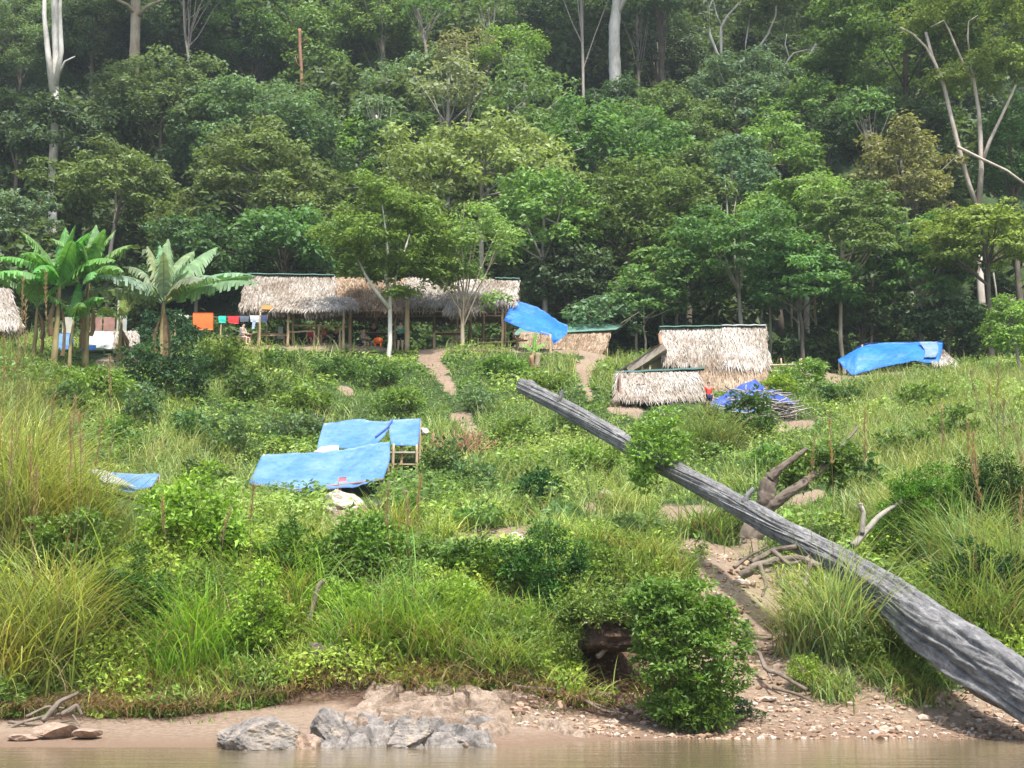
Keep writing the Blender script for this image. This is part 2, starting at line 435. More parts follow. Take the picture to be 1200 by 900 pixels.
PATHS = [[(512, 404, 14), (500, 420, 10), (515, 438, 9), (532, 458, 6)], [(700, 418, 10), (688, 432, 12), (684, 448, 7), (692, 466, 4)],
 [(722, 478, 8), (742, 478, 14)], [(850, 645, 44), (880, 720, 74), (905, 790, 92), (930, 850, 120)], [(940, 838, 40), (1250, 850, 28)],
 [(780, 600, 9), (850, 610, 12), (800, 650, 12)], [(690, 597, 8), (730, 600, 9)], [(950, 446, 10), (1000, 436, 10), (1060, 430, 10)],
 [(400, 602, 22), (440, 612, 8)], [(530, 632, 8), (630, 628, 12)], [(540, 490, 14), (550, 500, 10)], [(400, 455, 4), (410, 460, 6)],
 [(910, 500, 8), (950, 500, 6)], [(270, 403, 8), (620, 408, 4)], [(120, 425, 8), (160, 425, 8)], [(700, 410, 8), (640, 410, 5)], [(905, 600, 7), (960, 580, 6)]]
def soil(x, y, z):
    c, r = colrow(x, y, z)
    s = np.zeros(np.shape(c))
    ok = (y > 24) & (y < 77)
    for p in PATHS:
        s = np.maximum(s, np.clip(1.5-seg_d(c, r, p), 0, 1)*ok)
    s = np.maximum(s, np.clip((26.75-.75*np.clip((-4.2-x)/1.5, 0, 1)-y+(fbm(x*.9,y*.9,71)-.5)*1.2)/.5, 0, 1))
    s = np.maximum(s, ((y > 27.) & (y < 31.6) & (x > (683-600)/F*y) & (x < (790-600)/F*y))*1.)
    return np.clip(s-(fbm(x*1.3, y*1.1, 72)-.42)*1.5*(y > 28), 0, 1)
# ground kept clear of plants: (column range, distance range)
CLEAR = [(95, 200, 33.5, 41.8), (515, 642, 33, 35.3), (95, 200, 37, 39.4), (345, 452, 41.6, 43.4), (728, 800, 57.4, 58.8), (292, 458, 43.2, 48.6), (372, 496, 48.2, 51.6), (104, 190, 39.4, 41.8), (716, 836, 58.6, 62.5), (770, 902, 62.5, 69), (832, 932, 56.6, 59.8), (985, 1118, 70.6, 76), (283, 610, 72.8, 80), (600, 730, 72, 85), (98, 168, 64.5, 68)]
def clear(x, y):
    c = 600+F*x/(y*1.01); k = np.zeros(np.shape(x), bool)
    for a_, b_, c_, d_ in CLEAR: k |= (c > a_) & (c < b_) & (y > c_) & (y < d_)
    return k
xs = np.concatenate([np.arange(-260, -40, 5), np.arange(-40, 40, .28), np.arange(40, 261, 5)])
ys = np.concatenate([np.arange(-160, 18, 8), np.arange(18, 36, .16), np.arange(36, 82, .34), np.arange(82, 130, 2), np.arange(130, 560, 10)])
X, Y_ = np.meshgrid(xs, ys); Z = ground(X, Y_)
V = np.stack([X.ravel(), Y_.ravel(), Z.ravel()], 1); nx = len(xs); ny = len(ys)
ii, jj = np.meshgrid(np.arange(nx-1), np.arange(ny-1)); b = (jj*nx+ii).ravel()
me = mesh('ground', V, [np.stack([b, b+1, b+nx+1, b+nx], 1)], None, True)
a = me.attributes.new('soil', 'FLOAT', 'POINT'); a.data.foreach_set('value', soil(V[:, 0], V[:, 1], V[:, 2]).astype(np.float32))
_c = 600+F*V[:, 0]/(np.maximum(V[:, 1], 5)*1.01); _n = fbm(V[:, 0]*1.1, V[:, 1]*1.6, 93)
hum_shade = np.clip((V[:, 1]-25.8+.6*np.clip((-4.2-V[:, 0])/1.5, 0, 1)-(_n-.5)*1.6)/.5, 0, 1)*(V[:, 1] < 31.9)*(_c < 800)  # dark soil of the bank foot; inside the hollow it paints shade
a = me.attributes.new('humus_and_shade', 'FLOAT', 'POINT'); a.data.foreach_set('value', hum_shade.astype(np.float32)*.9)
a = me.attributes.new('wet', 'FLOAT', 'POINT'); a.data.foreach_set('value', np.clip((.16-V[:, 2])/.14, 0, 1).astype(np.float32)*.85)
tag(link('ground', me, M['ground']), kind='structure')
wv = np.array([[-260, -160, 0], [260, -160, 0], [260, 27, 0], [-260, 27, 0.]])
tag(link('river_water', mesh('river_water', wv, [np.array([[0, 1, 2, 3]])]), M['water']), kind='structure')
# ---------------------------------------------------------------- trees
def crown_acc(acc, g, c, R, leaf, dens=1., puff=.24, flat=.7, style='broad', lo=-.45):
    """leaf clumps spread through an ellipsoid of centre c and radii R"""
    R = np.array(R, float); rp0 = np.clip(puff*R.mean(), .45, 1.7)
    area = (R[0]*R[2]*2+R[0]*R[1])
    n = max(8, int(2.0*area/(rp0*rp0)))
    d = rdir(g, n*3); d = d[d[:, 2] > lo][:n]; n = len(d)
    if style == 'cone':
        t = g.uniform(0, 1, n); an = g.uniform(0, 6.28, n); rr = (1-t)**.8
        C = c+np.stack([np.cos(an)*R[0]*rr, np.sin(an)*R[1]*rr, (t*2-1)*R[2]], 1)
    else:
        rad = g.uniform(.35, 1, n)**.5
        lob = 1+.28*(vnoise(d[:, 0]*2.2+7, d[:, 2]*2.2+d[:, 1]*1.3, int(g.integers(999)))-.5)*2
        C = c + d*R*(rad*lob)[:, None]
    rp = rp0*g.uniform(.6, 1.25, n)
    k = np.maximum(4, (dens*9*rp*rp/(leaf*leaf))).astype(int)
    idx = np.repeat(np.arange(n), k); m = len(idx)
    u = rdir(g, m); u[:, 2] = np.abs(u[:, 2])*np.where(g.uniform(size=m) < .8, 1, -.6)
    q = g.uniform(.45, 1.1, m)
    P = C[idx]+u*(rp[idx]*q)[:, None]*np.array([1, 1, flat])
    out = nrm(u + np.array([0, 0, .15]) + g.normal(size=(m, 3))*.35)
    hd = rdir(g, m); hd[:, 2] = hd[:, 2]*.4-.3
    D = nrm(hd + u*.5*np.array([1, 1, .2])); Nn = nrm(out+np.array([0, 0, .7]))
    L = leaf*g.uniform(.65, 1.35, m)
    V, T = leaves(P, D, Nn, L, L*g.uniform(.5, .8, m))
    cl = g.uniform(0, .45, n)[idx]                      # each clump has its own leaf shade
    r = np.clip(cl + g.uniform(0, .55, m), 0, 1)
    acc.add(V, [T], np.repeat(r, 2)); return C, rp

DK, MD, LT, YL = (.09, .15, .065), (.145, .235, .08), (.2, .31, .09), (.25, .37, .14)
GR, OL, BG, RU = (.145, .23, .125), (.15, .225, .09), (.21, .34, .07), (.145, .25, .08)
def make_tree(c, r, wpx, hpx, Y, tint, label, name='forest_tree', leaf=.33, dens=1.1, flat=.7, puff=.24, style='broad', trunk='dark_bark',
              tr=None, stem=None, seed=None, group='forest trees behind the camp', extra=(), bare=(), cat='tree', lo=-.45, stem_col=None, nocrown=False):
    global NT; NT += 1
    g = np.random.default_rng(seed if seed is not None else 1000+NT)
    if Y > 81 and not stem: r += hpx*.06; hpx *= 1.25; wpx *= 1.12
    C = at(c, r, Y); k = ppm(Y, C[2]); R = (wpx/2/k, wpx/2/k*.85, hpx/2/k)
    bx = at(stem_col, r, Y)[0] if stem_col is not None else C[0]+g.uniform(-.3, .3)
    gz = float(ground(bx, Y)); base = np.array([bx, Y, gz-.15])
    root = empty(name, (bx, Y, gz), label, cat, group); leaf = leaf*g.uniform(.8, 1.2); puff = puff*g.uniform(.85, 1.15)
    cr = Acc(); Cs, _ = crown_acc(cr, g, C, R, leaf, dens, puff, flat, style, lo)
    for (ec, er, ew, eh) in extra:
        E = at(ec, er, Y); C2, _ = crown_acc(cr, g, E, (ew/2/k, ew/2/k*.8, eh/2/k), leaf, dens, puff, flat, style, lo); Cs = np.concatenate([Cs, C2])
    if not nocrown:
        o = cr.build('crown', M['leaf'], root); o.color = (*[x*g.uniform(.88, 1.12) for x in tint], 1)
    H = max(C[2]-gz, 1.); r0 = tr if tr else .035*H*.5+.06
    ta = Acc()
    top = C + np.array([0, 0, R[2]*.5])
    pts = [base]+[at(a_, b_, Y) for a_, b_ in stem] if stem else None
    if pts: 
        P = np.array(pts); tt = np.linspace(0, 1, len(P)*4); P = np.stack([np.interp(tt*(len(P)-1), np.arange(len(P)), P[:, q]) for q in range(3)], 1)
    else: P = wob(base, top, 9, .25, g)
    rad = np.linspace(r0, r0*(.75 if stem else .35), len(P)); rad[0] *= 1.35
    ta.add(*tube(P, rad, 9, jit=.06, g=g))
    for q in ([] if nocrown or bare else g.choice(len(Cs), min(len(Cs), 12), replace=False)):
        s = P[int(len(P)*g.uniform(.55, .95))]; e = Cs[q]-np.array([0, R[1]*.35, 0])
        ta.add(*tube(wob(s, e, 5, .2, g), np.linspace(min(.09, r0*.4), .02, 5), 5, cap=False))
    for br in bare:                      # picture-traced branches: (radius at start, radius at end, [(c, r), ...])
        Pb = np.array([at(a_, b_, Y+dy) for a_, b_, dy in br[2]]); ta.add(*tube(Pb, np.linspace(br[0], br[1], len(Pb)), 7, jit=.06, g=g))
    if trunk == 'dark_bark' and NT % 3 == 0: trunk = 'grey_bark'
    ta.build('trunk', M[trunk], root, True)
    return root
NT = 0
T = make_tree
# deep hillside: one far mass
g = np.random.default_rng(5); acc = Acc()
for Yr, n, rr in ((98, 13, 3.6), (106, 13, 4.2), (113, 13, 5), (122, 13, 5.5), (140, 15, 7), (165, 17, 8.5), (195, 19, 10), (230, 20, 11), (270, 20, 12)):
    for k in range(n):
        x = (k+g.uniform(.1, .9))/n*2-1; x *= .44*Yr; y = Yr+g.uniform(-8, 8); z = float(ground(x, y)); h = g.uniform(12, 24) if Yr > 115 else g.uniform(5, 9)
        s = g.uniform(.75, 1.2)*rr
        crown_acc(acc, g, np.array([x, y, z+h*.72]), (s, s*.8, s*g.uniform(.7, 1.1)), .5+Yr/500, .8, .26, .7)
o = acc.build('distant_forest', M['leaf']); o.color = (.1, .145, .062, 1)
tag(o, 'dark green mass of far hillside rainforest filling the background', 'forest', kind='stuff')
# undergrowth at the forest's foot
acc = Acc()
for k in range(190):
    y = g.uniform(85, 118); x = g.uniform(-.4, .4)*y; z = float(ground(x, y)); s = g.uniform(1.0, 2.4)
    crown_acc(acc, g, np.array([x, y, z+s*.6]), (s*1.2, s, s*g.uniform(.8, 1.5)), .36, .8, .3, .7)
o = acc.build('forest_undergrowth', M['leaf']); o.color = (.09, .145, .05, 1)
tag(o, 'low dark undergrowth at the foot of the forest', 'undergrowth', kind='stuff')

# upper rows
T(25, 62, 130, 110, 142, OL, 'hazy olive crown in the top left corner of the forest')
T(112, 42, 105, 110, 138, DK, 'dark crown between the white trunk and the thick tan trunk')
T(235, 50, 130, 115, 140, DK, 'dark crown just right of the thick tan trunk')
T(300, 48, 110, 110, 134, MD, 'green crown left of the dead red snag')
T(398, 62, 105, 130, 130, MD, 'tall green crown right of the dead red snag', style='broad')
T(448, 32, 100, 85, 128, MD, 'green crown at the top edge, right of two above the conical tree')
T(480, 118, 130, 85, 121, GR, 'bushy grey-green crown left of the two thin pale-stemmed trees')
T(62, 162, 118, 100, 104, (.1, .15, .07), 'tall white-trunked tree with a dark crown halfway up its stem', trunk='pale_bark', tr=.36,
  stem=[(63, 330), (62, 265), (61, 215), (64, 150), (64, 100), (66, 60), (64, 10), (63, -60)], extra=[(66, -70, 190, 110)],
  bare=[(.28, .12, [(62, 108, -.2), (56, 60, -.4), (52, 20, -.5), (52, -30, -.5)]), (.24, .1, [(65, 100, -.2), (72, 60, -.5), (70, 10, -.8), (74, -40, -1)]), (.12, .04, [(68, 90, -.2), (76, 72, -.5), (88, 66, -.6)])], name='white_trunk_tree')
T(160, -70, 260, 130, 125, MD, 'tree with a thick tan-grey trunk forking at the top edge', trunk='tan_bark', tr=.58,
  stem=[(150, 250), (150, 170), (155, 120), (158, 60), (159, 20), (159, -40)],
  bare=[(.2, .1, [(159, 18, 0), (150, 6, -1), (138, 0, -1.5), (118, -14, -2)]), (.2, .1, [(161, 20, 0), (172, 8, -1), (190, 0, -2), (215, -12, -2)])], name='thick_trunk_tree')
T(192, 122, 140, 105, 112, OL, 'olive crown overlapping the lower part of the thick tan trunk', puff=.2)
T(22, 150, 90, 90, 112, DK, 'dark crown at the left edge below the hazy olive crown')
T(135, 222, 140, 95, 98, MD, 'wide green crown behind the banana plants', flat=.5)
T(18, 262, 80, 70, 92, GR, 'feathery grey-green tree at the left edge above the banana plants', flat=.4)
T(308, 158, 178, 122, 110, GR, 'large domed grey-green tree above the long thatched shelter', puff=.17)
T(300, 238, 185, 140, 96, MD, 'broad leafy mid-green tree behind the left end of the shelter', puff=.19, flat=.5)
T(232, 310, 120, 90, 88, DK, 'dark tree between the banana plants and the thatched shelter')
T(335, 285, 120, 80, 89, MD, 'green tree directly over the shelter ridge')
T(423, 172, 64, 92, 114, BG, 'cone-shaped bright green tree', style='cone', puff=.3)
T(545, 66, 72, 66, 119, (.24, .25, .12), 'sparse pale-twigged tree with a thin pale stem', dens=.35, trunk='grey_bark', tr=.12, stem=[(548, 200), (549, 150), (549, 100), (547, 50)], leaf=.3)
T(600, 60, 92, 52, 117, BG, 'thin-stemmed tree with a bright umbrella crown', dens=.6, trunk='grey_bark', tr=.12, stem=[(594, 190), (595, 130), (597, 90), (596, 55)])
T(525, 100, 84, 62, 113, (.28, .33, .2), 'small tree with large whitish leaves', dens=.5, leaf=.55)
T(615, 115, 110, 80, 112, OL, 'open olive tree with crooked pale branches', dens=.45, trunk='grey_bark',
  bare=[(.1, .05, [(594, 140, 0), (606, 125, -.5), (625, 110, -1)]), (.12, .06, [(605, 160, -1), (620, 150, -1.5), (640, 130, -2), (665, 108, -2)])])
T(470, 175, 90, 80, 105, DK, 'dark round tree right of the conical tree')
T(355, -10, 60, 30, 124, DK, 'dead reddish snag with short stubs', trunk='red_bark', tr=.2, nocrown=True, stem=[(354, 250), (354, 105), (353, 80), (351.5, 55), (351, 34)], name='dead_snag',
  bare=[(.08, .03, [(353, 52, 0), (358, 47, -.3), (361, 45, -.3)]), (.08, .03, [(353, 80, 0), (348, 75, -.5), (346, 66, -.6)])])
T(640, 50, 100, 110, 136, (.06, .1, .045), 'very dark crown left of the slim upright trunk')
T(700, 60, 110, 130, 138, (.065, .11, .05), 'very dark crown behind the broad pale trunk')
T(770, 70, 90, 120, 134, DK, 'dark crown right of the broad pale trunk')
T(684, -60, 120, 90, 121, DK, 'slim pale upright trunk left of the broad white one', trunk='grey_bark', tr=.15, stem=[(684, 230), (684, 140), (683, 70), (681, 0), (680, -40)], name='slim_trunk_tree')
T(722, -70, 220, 120, 122, MD, 'broad white trunk standing clear against the dark forest', trunk='pale_bark', tr=.62, stem=[(722, 230), (722, 135), (721, 95), (720, 60), (720, 30), (724, 0), (728, -40)], name='broad_trunk_tree',
  bare=[(.3, .15, [(722, 20, 0), (730, 2, -.5), (745, -25, -1)])])
T(725, 125, 80, 60, 115, DK, 'small dark tree covering the foot of the broad white trunk', flat=.5)
T(562, 205, 200, 125, 96, YL, 'large pale yellow-green tree in the centre of the forest', puff=.16, dens=.8, trunk='grey_bark')
T(640, 170, 110, 80, 102, OL, 'soft olive tree above the large yellow-green one', puff=.2, flat=.5)
T(705, 185, 160, 110, 100, MD, 'green tree below the broad white trunk', puff=.2)
T(790, 152, 120, 100, 108, OL, 'olive vine-hung tree right of the broad white trunk', puff=.2)
T(862, 128, 150, 105, 112, GR, 'rounded grey-green tree under the twisted bare branches', puff=.16, trunk='grey_bark')
T(868, -40, 150, 70, 120, DK, 'tree with twisted bare white branches like a candelabra', trunk='pale_bark', tr=.22, stem=[(862, 200), (862, 110), (855, 80)], name='bare_branched_tree',
  bare=[(.16, .07, [(855, 80, 0), (845, 60, 0), (845, 32, 0), (853, 18, 0), (868, 2, 0), (872, -20, 0)]), (.15, .06, [(852, 78, 0), (840, 62, -1), (832, 40, -1), (831, 10, -1), (838, -8, -1)]),
        (.15, .06, [(855, 78, 0), (870, 72, -1), (885, 62, -1), (900, 40, -1), (909, 18, -1), (910, 0, -1)]), (.1, .04, [(878, 82, -1), (872, 75, -1), (874, 50, -1), (877, 30, -1), (882, 10, -1)]), (.08, .03, [(846, 30, 0), (840, 18, 0), (836, 0, 0)])])
T(935, 5, 120, 60, 118, MD, 'tree with a leaning forked white branch', trunk='pale_bark', tr=.2, stem=[(925, 220), (928, 130), (930, 108)], name='leaning_branch_tree',
  bare=[(.14, .06, [(930, 108, 0), (940, 88, 0), (948, 65, 0), (957, 50, 0), (962, 35, 0)]), (.09, .04, [(915, 90, 0), (922, 72, 0), (930, 62, 0), (946, 58, 0)]), (.06, .03, [(925, 68, 0), (920, 52, 0), (922, 40, 0)])])
T(905, 60, 90, 100, 130, DK, 'dark crown behind the leaning forked branch')
T(960, 150, 130, 110, 106, MD, 'mid-green tree left of the large overhanging crown', puff=.2)
T(905, 185, 100, 90, 100, LT, 'light green climbing mass below the grey-green crown', puff=.2, flat=.5)
T(735, 262, 170, 130, 89, (.13, .22, .07), 'broad glossy green tree behind the low hut', puff=.17)
T(640, 262, 110, 120, 86, LT, 'light green tree beside the pale yellow-green one', puff=.2)
T(665, 335, 120, 80, 87, DK, 'dark tree behind the blue awning')
T(808, 228, 90, 110, 95, MD, 'upright green tree left of the brown-stemmed gap', puff=.22)
T(862, 300, 140, 105, 84, RU, 'tiered green tree behind the thatched house', flat=.35, leaf=.3)
T(795, 325, 100, 95, 85, RU, 'tiered green tree left of the thatched house roof', flat=.35, leaf=.3)
T(858, 215, 90, 90, 96, GR, 'grey-green tree with brown hanging stems', trunk='grey_bark', bare=[(.09, .03, [(852, 310, -3), (853, 260, -3), (851, 225, -3), (849, 205, -2)]), (.07, .03, [(861, 310, -3), (860, 250, -3), (864, 222, -3)]), (.06, .02, [(845, 300, -3), (843, 262, -3), (846, 238, -3)])])
T(940, 255, 130, 100, 90, LT, 'light green tiered tree in the middle right of the forest', flat=.35)
T(938, 330, 120, 90, 83.5, RU, 'tiered tree between the thatched house and the thin straight stem', flat=.35, leaf=.3)
T(1000, 275, 120, 130, 84, RU, 'tree with a thin straight bare stem left of the blue tent', flat=.35, leaf=.3, trunk='tan_bark', tr=.13, stem=[(985, 400), (985, 360), (986, 320), (987, 270)], stem_col=985)
T(1058, 215, 110, 120, 95, (.22, .22, .09), 'tree with orange-tinged leaves', puff=.2, dens=.8)
T(1040, 150, 130, 80, 101, DK, 'shadowy tree behind the orange-tinged one')
T(1060, 55, 250, 150, 106, (.14, .21, .07), 'huge spreading crown filling the top right of the forest', puff=.13, flat=.4, leaf=.36)
T(1150, 10, 190, 100, 96, LT, 'pale three-stemmed tree with wide forking branches at the right', trunk='fork_bark', tr=.3, puff=.16, flat=.4, dens=.8, stem=[(1152, 430), (1152, 380), (1147, 300), (1146, 240)], stem_col=1152, name='forked_tree',
  extra=[(1160, 85, 120, 50), (1110, 95, 60, 26), (1190, 70, 60, 40)],
  bare=[(0.187, 0.101, [(1144, 240, 0), (1135, 215, -.3), (1124, 175, -.5), (1113, 130, -.5), (1106, 100, -.5), (1092, 65, -.5), (1085, 38, -.5)]),
        (0.202, 0.101, [(1147, 240, 0), (1150, 200, -.5), (1149, 160, -.5), (1147, 130, -.5), (1141, 95, -.5), (1136, 60, -.5)]),
        (0.144, 0.072, [(1151, 190, -.5), (1160, 165, -.8), (1172, 140, -1), (1185, 112, -1), (1190, 100, -1)]),
        (0.115, 0.050, [(1107, 102, -.5), (1104, 90, -.5), (1085, 55, -.8), (1070, 40, -1), (1055, 32, -1)]), (0.094, 0.043, [(1141, 98, -.5), (1128, 72, -.8), (1118, 50, -1), (1112, 35, -1), (1106, 24, -1), (1090, 32, -1)]),
        (0.072, 0.036, [(1136, 62, -.6), (1134, 45, -1), (1135, 25, -1), (1146, 18, -1)]), (0.115, 0.086, [(1122, 172, -1), (1150, 186, -1), (1180, 200, -1), (1215, 226, -1)])])
T(1185, 190, 90, 130, 100, MD, 'green tree at the right edge behind the forked tree')
T(1150, 282, 130, 84, 82, BG, 'bright layered tree in front of the forked trunk', flat=.3, leaf=.32)
T(1078, 320, 110, 110, 86, RU, 'tiered dark tree directly above the blue tent', flat=.35)
T(1110, 372, 90, 50, 84, DK, 'low dark tree just right of the blue tent', flat=.4)
T(1012, 372, 80, 50, 86, DK, 'low dark tree just left of the blue tent', flat=.4)
T(1188, 392, 60, 100, 66, BG, 'bright yellow-green bush at the right edge', name='leafy_bush', cat='bush', leaf=.2)
T(705, 372, 80, 48, 83, GR, 'slender small tree beside the low hut', flat=.4, dens=.6, trunk='tan_bark', tr=.07)
T(752, 350, 90, 60, 84, RU, 'small layered tree between the low hut and thatched house', flat=.35, dens=.8, trunk='tan_bark', tr=.08)
for i, (c, y0) in enumerate([(748, 86), (905, 86), (940, 85), (958, 87), (888, 88), (1000, 88), (1020, 87), (1082, 86), (780, 86), (930, 88), (1175, 88)]):
    b_ = gpt(c, y0); gg = np.random.default_rng(i+60); tp = b_+np.array([gg.uniform(-.6, .6), 0, gg.uniform(5, 8)])
    a_ = Acc().add(*tube(wob(b_-[0, 0, .2], tp, 8, .12, gg), np.linspace(.11, .06, 8)*gg.uniform(.7, 1.3), 7))
    s_ = b_+(tp-b_)*.55; a_.add(*tube(wob(s_, s_+np.array([gg.choice([-1, 1])*1.2, -.2, 1.6]), 5, .1, gg), np.linspace(.05, .02, 5), 5))
    where = ['behind the low hut, left of the thatched house', 'just right of the thatched house', 'between the thatched house and the thin straight stem', 'nearest left of the thin straight stem', 'directly behind the thatched house roof end',
             'right of the thin straight stem', 'above the left end of the blue tent', 'above the right end of the blue tent', 'behind the green ridge of the thatched house', 'right of the thatched house, deep in shade',
             'at the right edge behind the bright bush'][i]
    tag(a_.build('thin_trunk', M['grey_bark' if i % 3 else 'tan_bark'], None, True), 'thin bare trunk '+where, 'tree trunk', 'thin bare trunks at the forest foot')
T(500, 12, 60, 40, 123, OL, 'slim leaning pale stem near the top edge, left of the two thin pale-stemmed trees', dens=.4, trunk='grey_bark', tr=.16, stem=[(503, 170), (500, 62), (495, 35), (489, 10)], name='slim_tree')
T(745, 20, 60, 40, 127, DK, 'dim slender trunk right of the broad white one', dens=.5, trunk='grey_bark', tr=.17, stem=[(750, 190), (749, 110), (747, 60), (746, 10)], name='slim_tree')
T(775, 12, 50, 30, 126, DK, 'dim brown trunk right of the dim slender one', dens=.5, trunk='dark_bark', tr=.3, stem=[(777, 190), (776, 110), (775, 60), (774, 10)], name='slim_tree')
T(575, 10, 50, 30, 120, MD, 'thin stem rising left of the bright umbrella crown', dens=.4, trunk='grey_bark', tr=.12, stem=[(570, 160), (571, 100), (574, 50), (572, 10)], name='slim_tree')
T(240, -10, 90, 40, 122, DK, 'thin grey stem in shade between the thick tan trunk and red snag', dens=.5, trunk='grey_bark', tr=.15, stem=[(224, 120), (222, 75), (217, 40), (215, 0)], name='slim_tree')
T(1012, 130, 60, 50, 97, MD, 'thin grey stem left of the forked trunk, with a small crown', dens=.6, trunk='grey_bark', tr=.12, stem=[(1030, 330), (1027, 260), (1020, 190), (1014, 140)], name='slim_tree')
T(440, 130, 50, 36, 108, GR, 'thin pale stem right of the conical tree', dens=.5, trunk='pale_bark', tr=.1, stem=[(445, 260), (447, 200), (443, 160), (441, 135)], name='slim_tree')
# trees standing in front of the shelter
T(455, 272, 136, 132, 71.5, (.17, .25, .07), 'small tree with a pale forked trunk before the shelter', name='shade_tree', group='trees in front of the shelter', leaf=.24, puff=.2, trunk='pale_bark', tr=.13,
  stem=[(457, 402), (457, 375), (457, 345)], stem_col=457, extra=[(425, 316, 64, 44), (494, 315, 76, 56), (470, 345, 40, 20)], flat=.6,
  bare=[(.11, .03, [(457, 362, 0), (446, 348, -.2), (436, 335, -.3), (428, 322, -.3), (420, 305, -.3), (412, 290, -.2)]), (.12, .03, [(457, 345, 0), (453, 328, 0), (450, 312, 0), (455, 300, 0), (452, 270, 0), (448, 240, 0)]), (.08, .04, [(458, 345, 0), (463, 330, 0), (466, 315, 0), (474, 295, 0), (480, 275, 0)])])
T(560, 285, 96, 90, 72.5, (.24, .33, .11), 'yellow-green tree with a thin brown trunk before the shelter', name='shade_tree', group='trees in front of the shelter', leaf=.22, puff=.2, trunk='tan_bark', tr=.12,
  stem=[(542, 402), (542, 375), (545, 345)], stem_col=542, extra=[(520, 330, 50, 30), (583, 355, 36, 24), (545, 322, 50, 30)], dens=.6)

# ---------------------------------------------------------------- banana plants
def banana(c, base_row, Y, H, label, lv, tint=(.14, .24, .08), dead=2, stem_r=.14, group='banana plants'):
    g = np.random.default_rng(abs(int(c*7+H*10))); b_ = gpt(c, Y)
    root = empty('banana_plant', b_, label, 'banana plant', group)
    top = b_+np.array([g.uniform(-.15, .15), 0, H])
    P = wob(b_-[0, 0, .1], top, 8, .05, g); Acc().add(*tube(P, np.linspace(stem_r*1.2, stem_r*.55, 8), 10, jit=.08, g=g)).build('stem', M['banana_stem'], root, True)
    for i, (az, el, L, W, bend) in enumerate(lv):
        az = math.radians(az); hx = np.array([math.cos(az), math.sin(az), 0]); th = math.radians(90-el)*.82; n = 26; bend = bend*1.15; L *= 1.55; W = W*1.15
        p = top.copy()-[0, 0, .1]; mid = []; tg = []
        for k in range(n+1):
            t = k/n; a = th+math.radians(bend)*t**1.5; d = hx*math.sin(a)+np.array([0, 0, 1])*math.cos(a)
            mid.append(p.copy()); tg.append(d); p = p+d*L/n
        mid = np.array(mid); tg = np.array(tg); side = np.array([-math.sin(az), math.cos(az), 0]); 
        rl = g.uniform(-.7, .7); A_ = Acc()
        nm = np.cross(side, tg); side = side*math.cos(rl)+nm.mean(0)*math.sin(rl)
        for s in (-1, 1):
            for k in range(4, n):
                t0, t1 = k/n, (k+1)/n
                wf = lambda t: W*.66*max(0.02, math.sin(math.pi*min(1, max(0, (t-.12)/.88))**.8))**.55
                gap = g.uniform(.45, .85) if g.uniform() < .85 else 1.0
                dr = g.uniform(0, .8); up = nm[k]
                e0 = mid[k]+s*side*wf(t0)-np.array([0, 0, 1])*wf(t0)*(.35+dr); e1 = mid[k]+(mid[k+1]-mid[k])*gap+s*side*wf(t1)*g.uniform(.92, 1)-np.array([0, 0, 1])*wf(t1)*(.35+dr)
                h0 = mid[k]+s*side*wf(t0)*.5-np.array([0, 0, 1])*wf(t0)*.08; h1 = mid[k+1]+s*side*wf(t1)*.5-np.array([0, 0, 1])*wf(t1)*.08
                A_.add([mid[k], mid[k+1], h1, h0, e0, e1], [np.array([[0, 1, 2, 3], [3, 2, 5, 4]])], g.uniform(.3, .9))
        A_.add(*tube(mid, np.linspace(.035, .008, n+1), 5), r=1.)
        o = A_.build('leaf', M['banana'], root); o.color = (*[x*g.uniform(1.2, 1.7) for x in tint], 1)
    for k in range(dead):
        az = g.uniform(0, 6.28); P0 = top-np.array([0, 0, g.uniform(.1, .6)]); n = 8; L = g.uniform(.4, .75)*H
        q = P0+np.stack([np.cos(az)*.35*np.sin(np.linspace(0, 2.2, n)), np.sin(az)*.35*np.sin(np.linspace(0, 2.2, n)), -np.linspace(0, 1, n)*L], 1)
        V, Fs = tube(q, np.linspace(.04, .12, n)*g.uniform(.7, 1.2), 5, jit=.3, g=g); Acc().add(V, Fs, .4).build('dead_leaf', M['dryleaf'], root)
L_ = [(215, 68, 2.0, .6, 50), (-35, 72, 2.0, .6, 60), (150, 30, 2.0, .55, 75), (260, 30, 1.7, .55, 90), (180, 40, 2.3, .55, 60), (165, 65, 2.1, .6, 40), (100, 82, 2.0, .65, 18), (20, 70, 1.9, .6, 45), (-10, 45, 2.0, .55, 70), (-60, 55, 1.9, .6, 60), (200, 15, 2.2, .5, 60), (240, 50, 1.8, .55, 80), (0, 85, 1.9, .6, 15)]
banana(62, 405, 62, 3.9, 'leftmost tall banana plant, with upright bright leaves', L_, (.09, .2, .05), 3)
banana(38, 405, 62.6, 2.6, 'short banana plant with pale drooping fronds at the left edge', [(190, 50, 1.8, .45, 60), (150, 70, 1.7, .4, 50), (0, 60, 1.5, .4, 70), (260, 50, 1.6, .4, 70), (90, 80, 1.6, .4, 20)], (.1, .18, .06), 2, .1)
banana(100, 408, 63, 4.1, 'second tall banana plant, between the bright one and the spreading one', [(80, 85, 1.9, .55, 12), (10, 62, 1.8, .55, 50), (30, 78, 1.9, .6, 30), (120, 70, 2.0, .6, 50), (200, 70, 1.8, .6, 60), (-90, 60, 1.7, .55, 70), (-50, 75, 1.8, .55, 50), (175, 50, 1.7, .5, 70), (-30, 30, 1.6, .5, 80), (220, 35, 1.6, .5, 80), (-70, 0, 1.7, .5, 60)], (.1, .18, .06), 3)
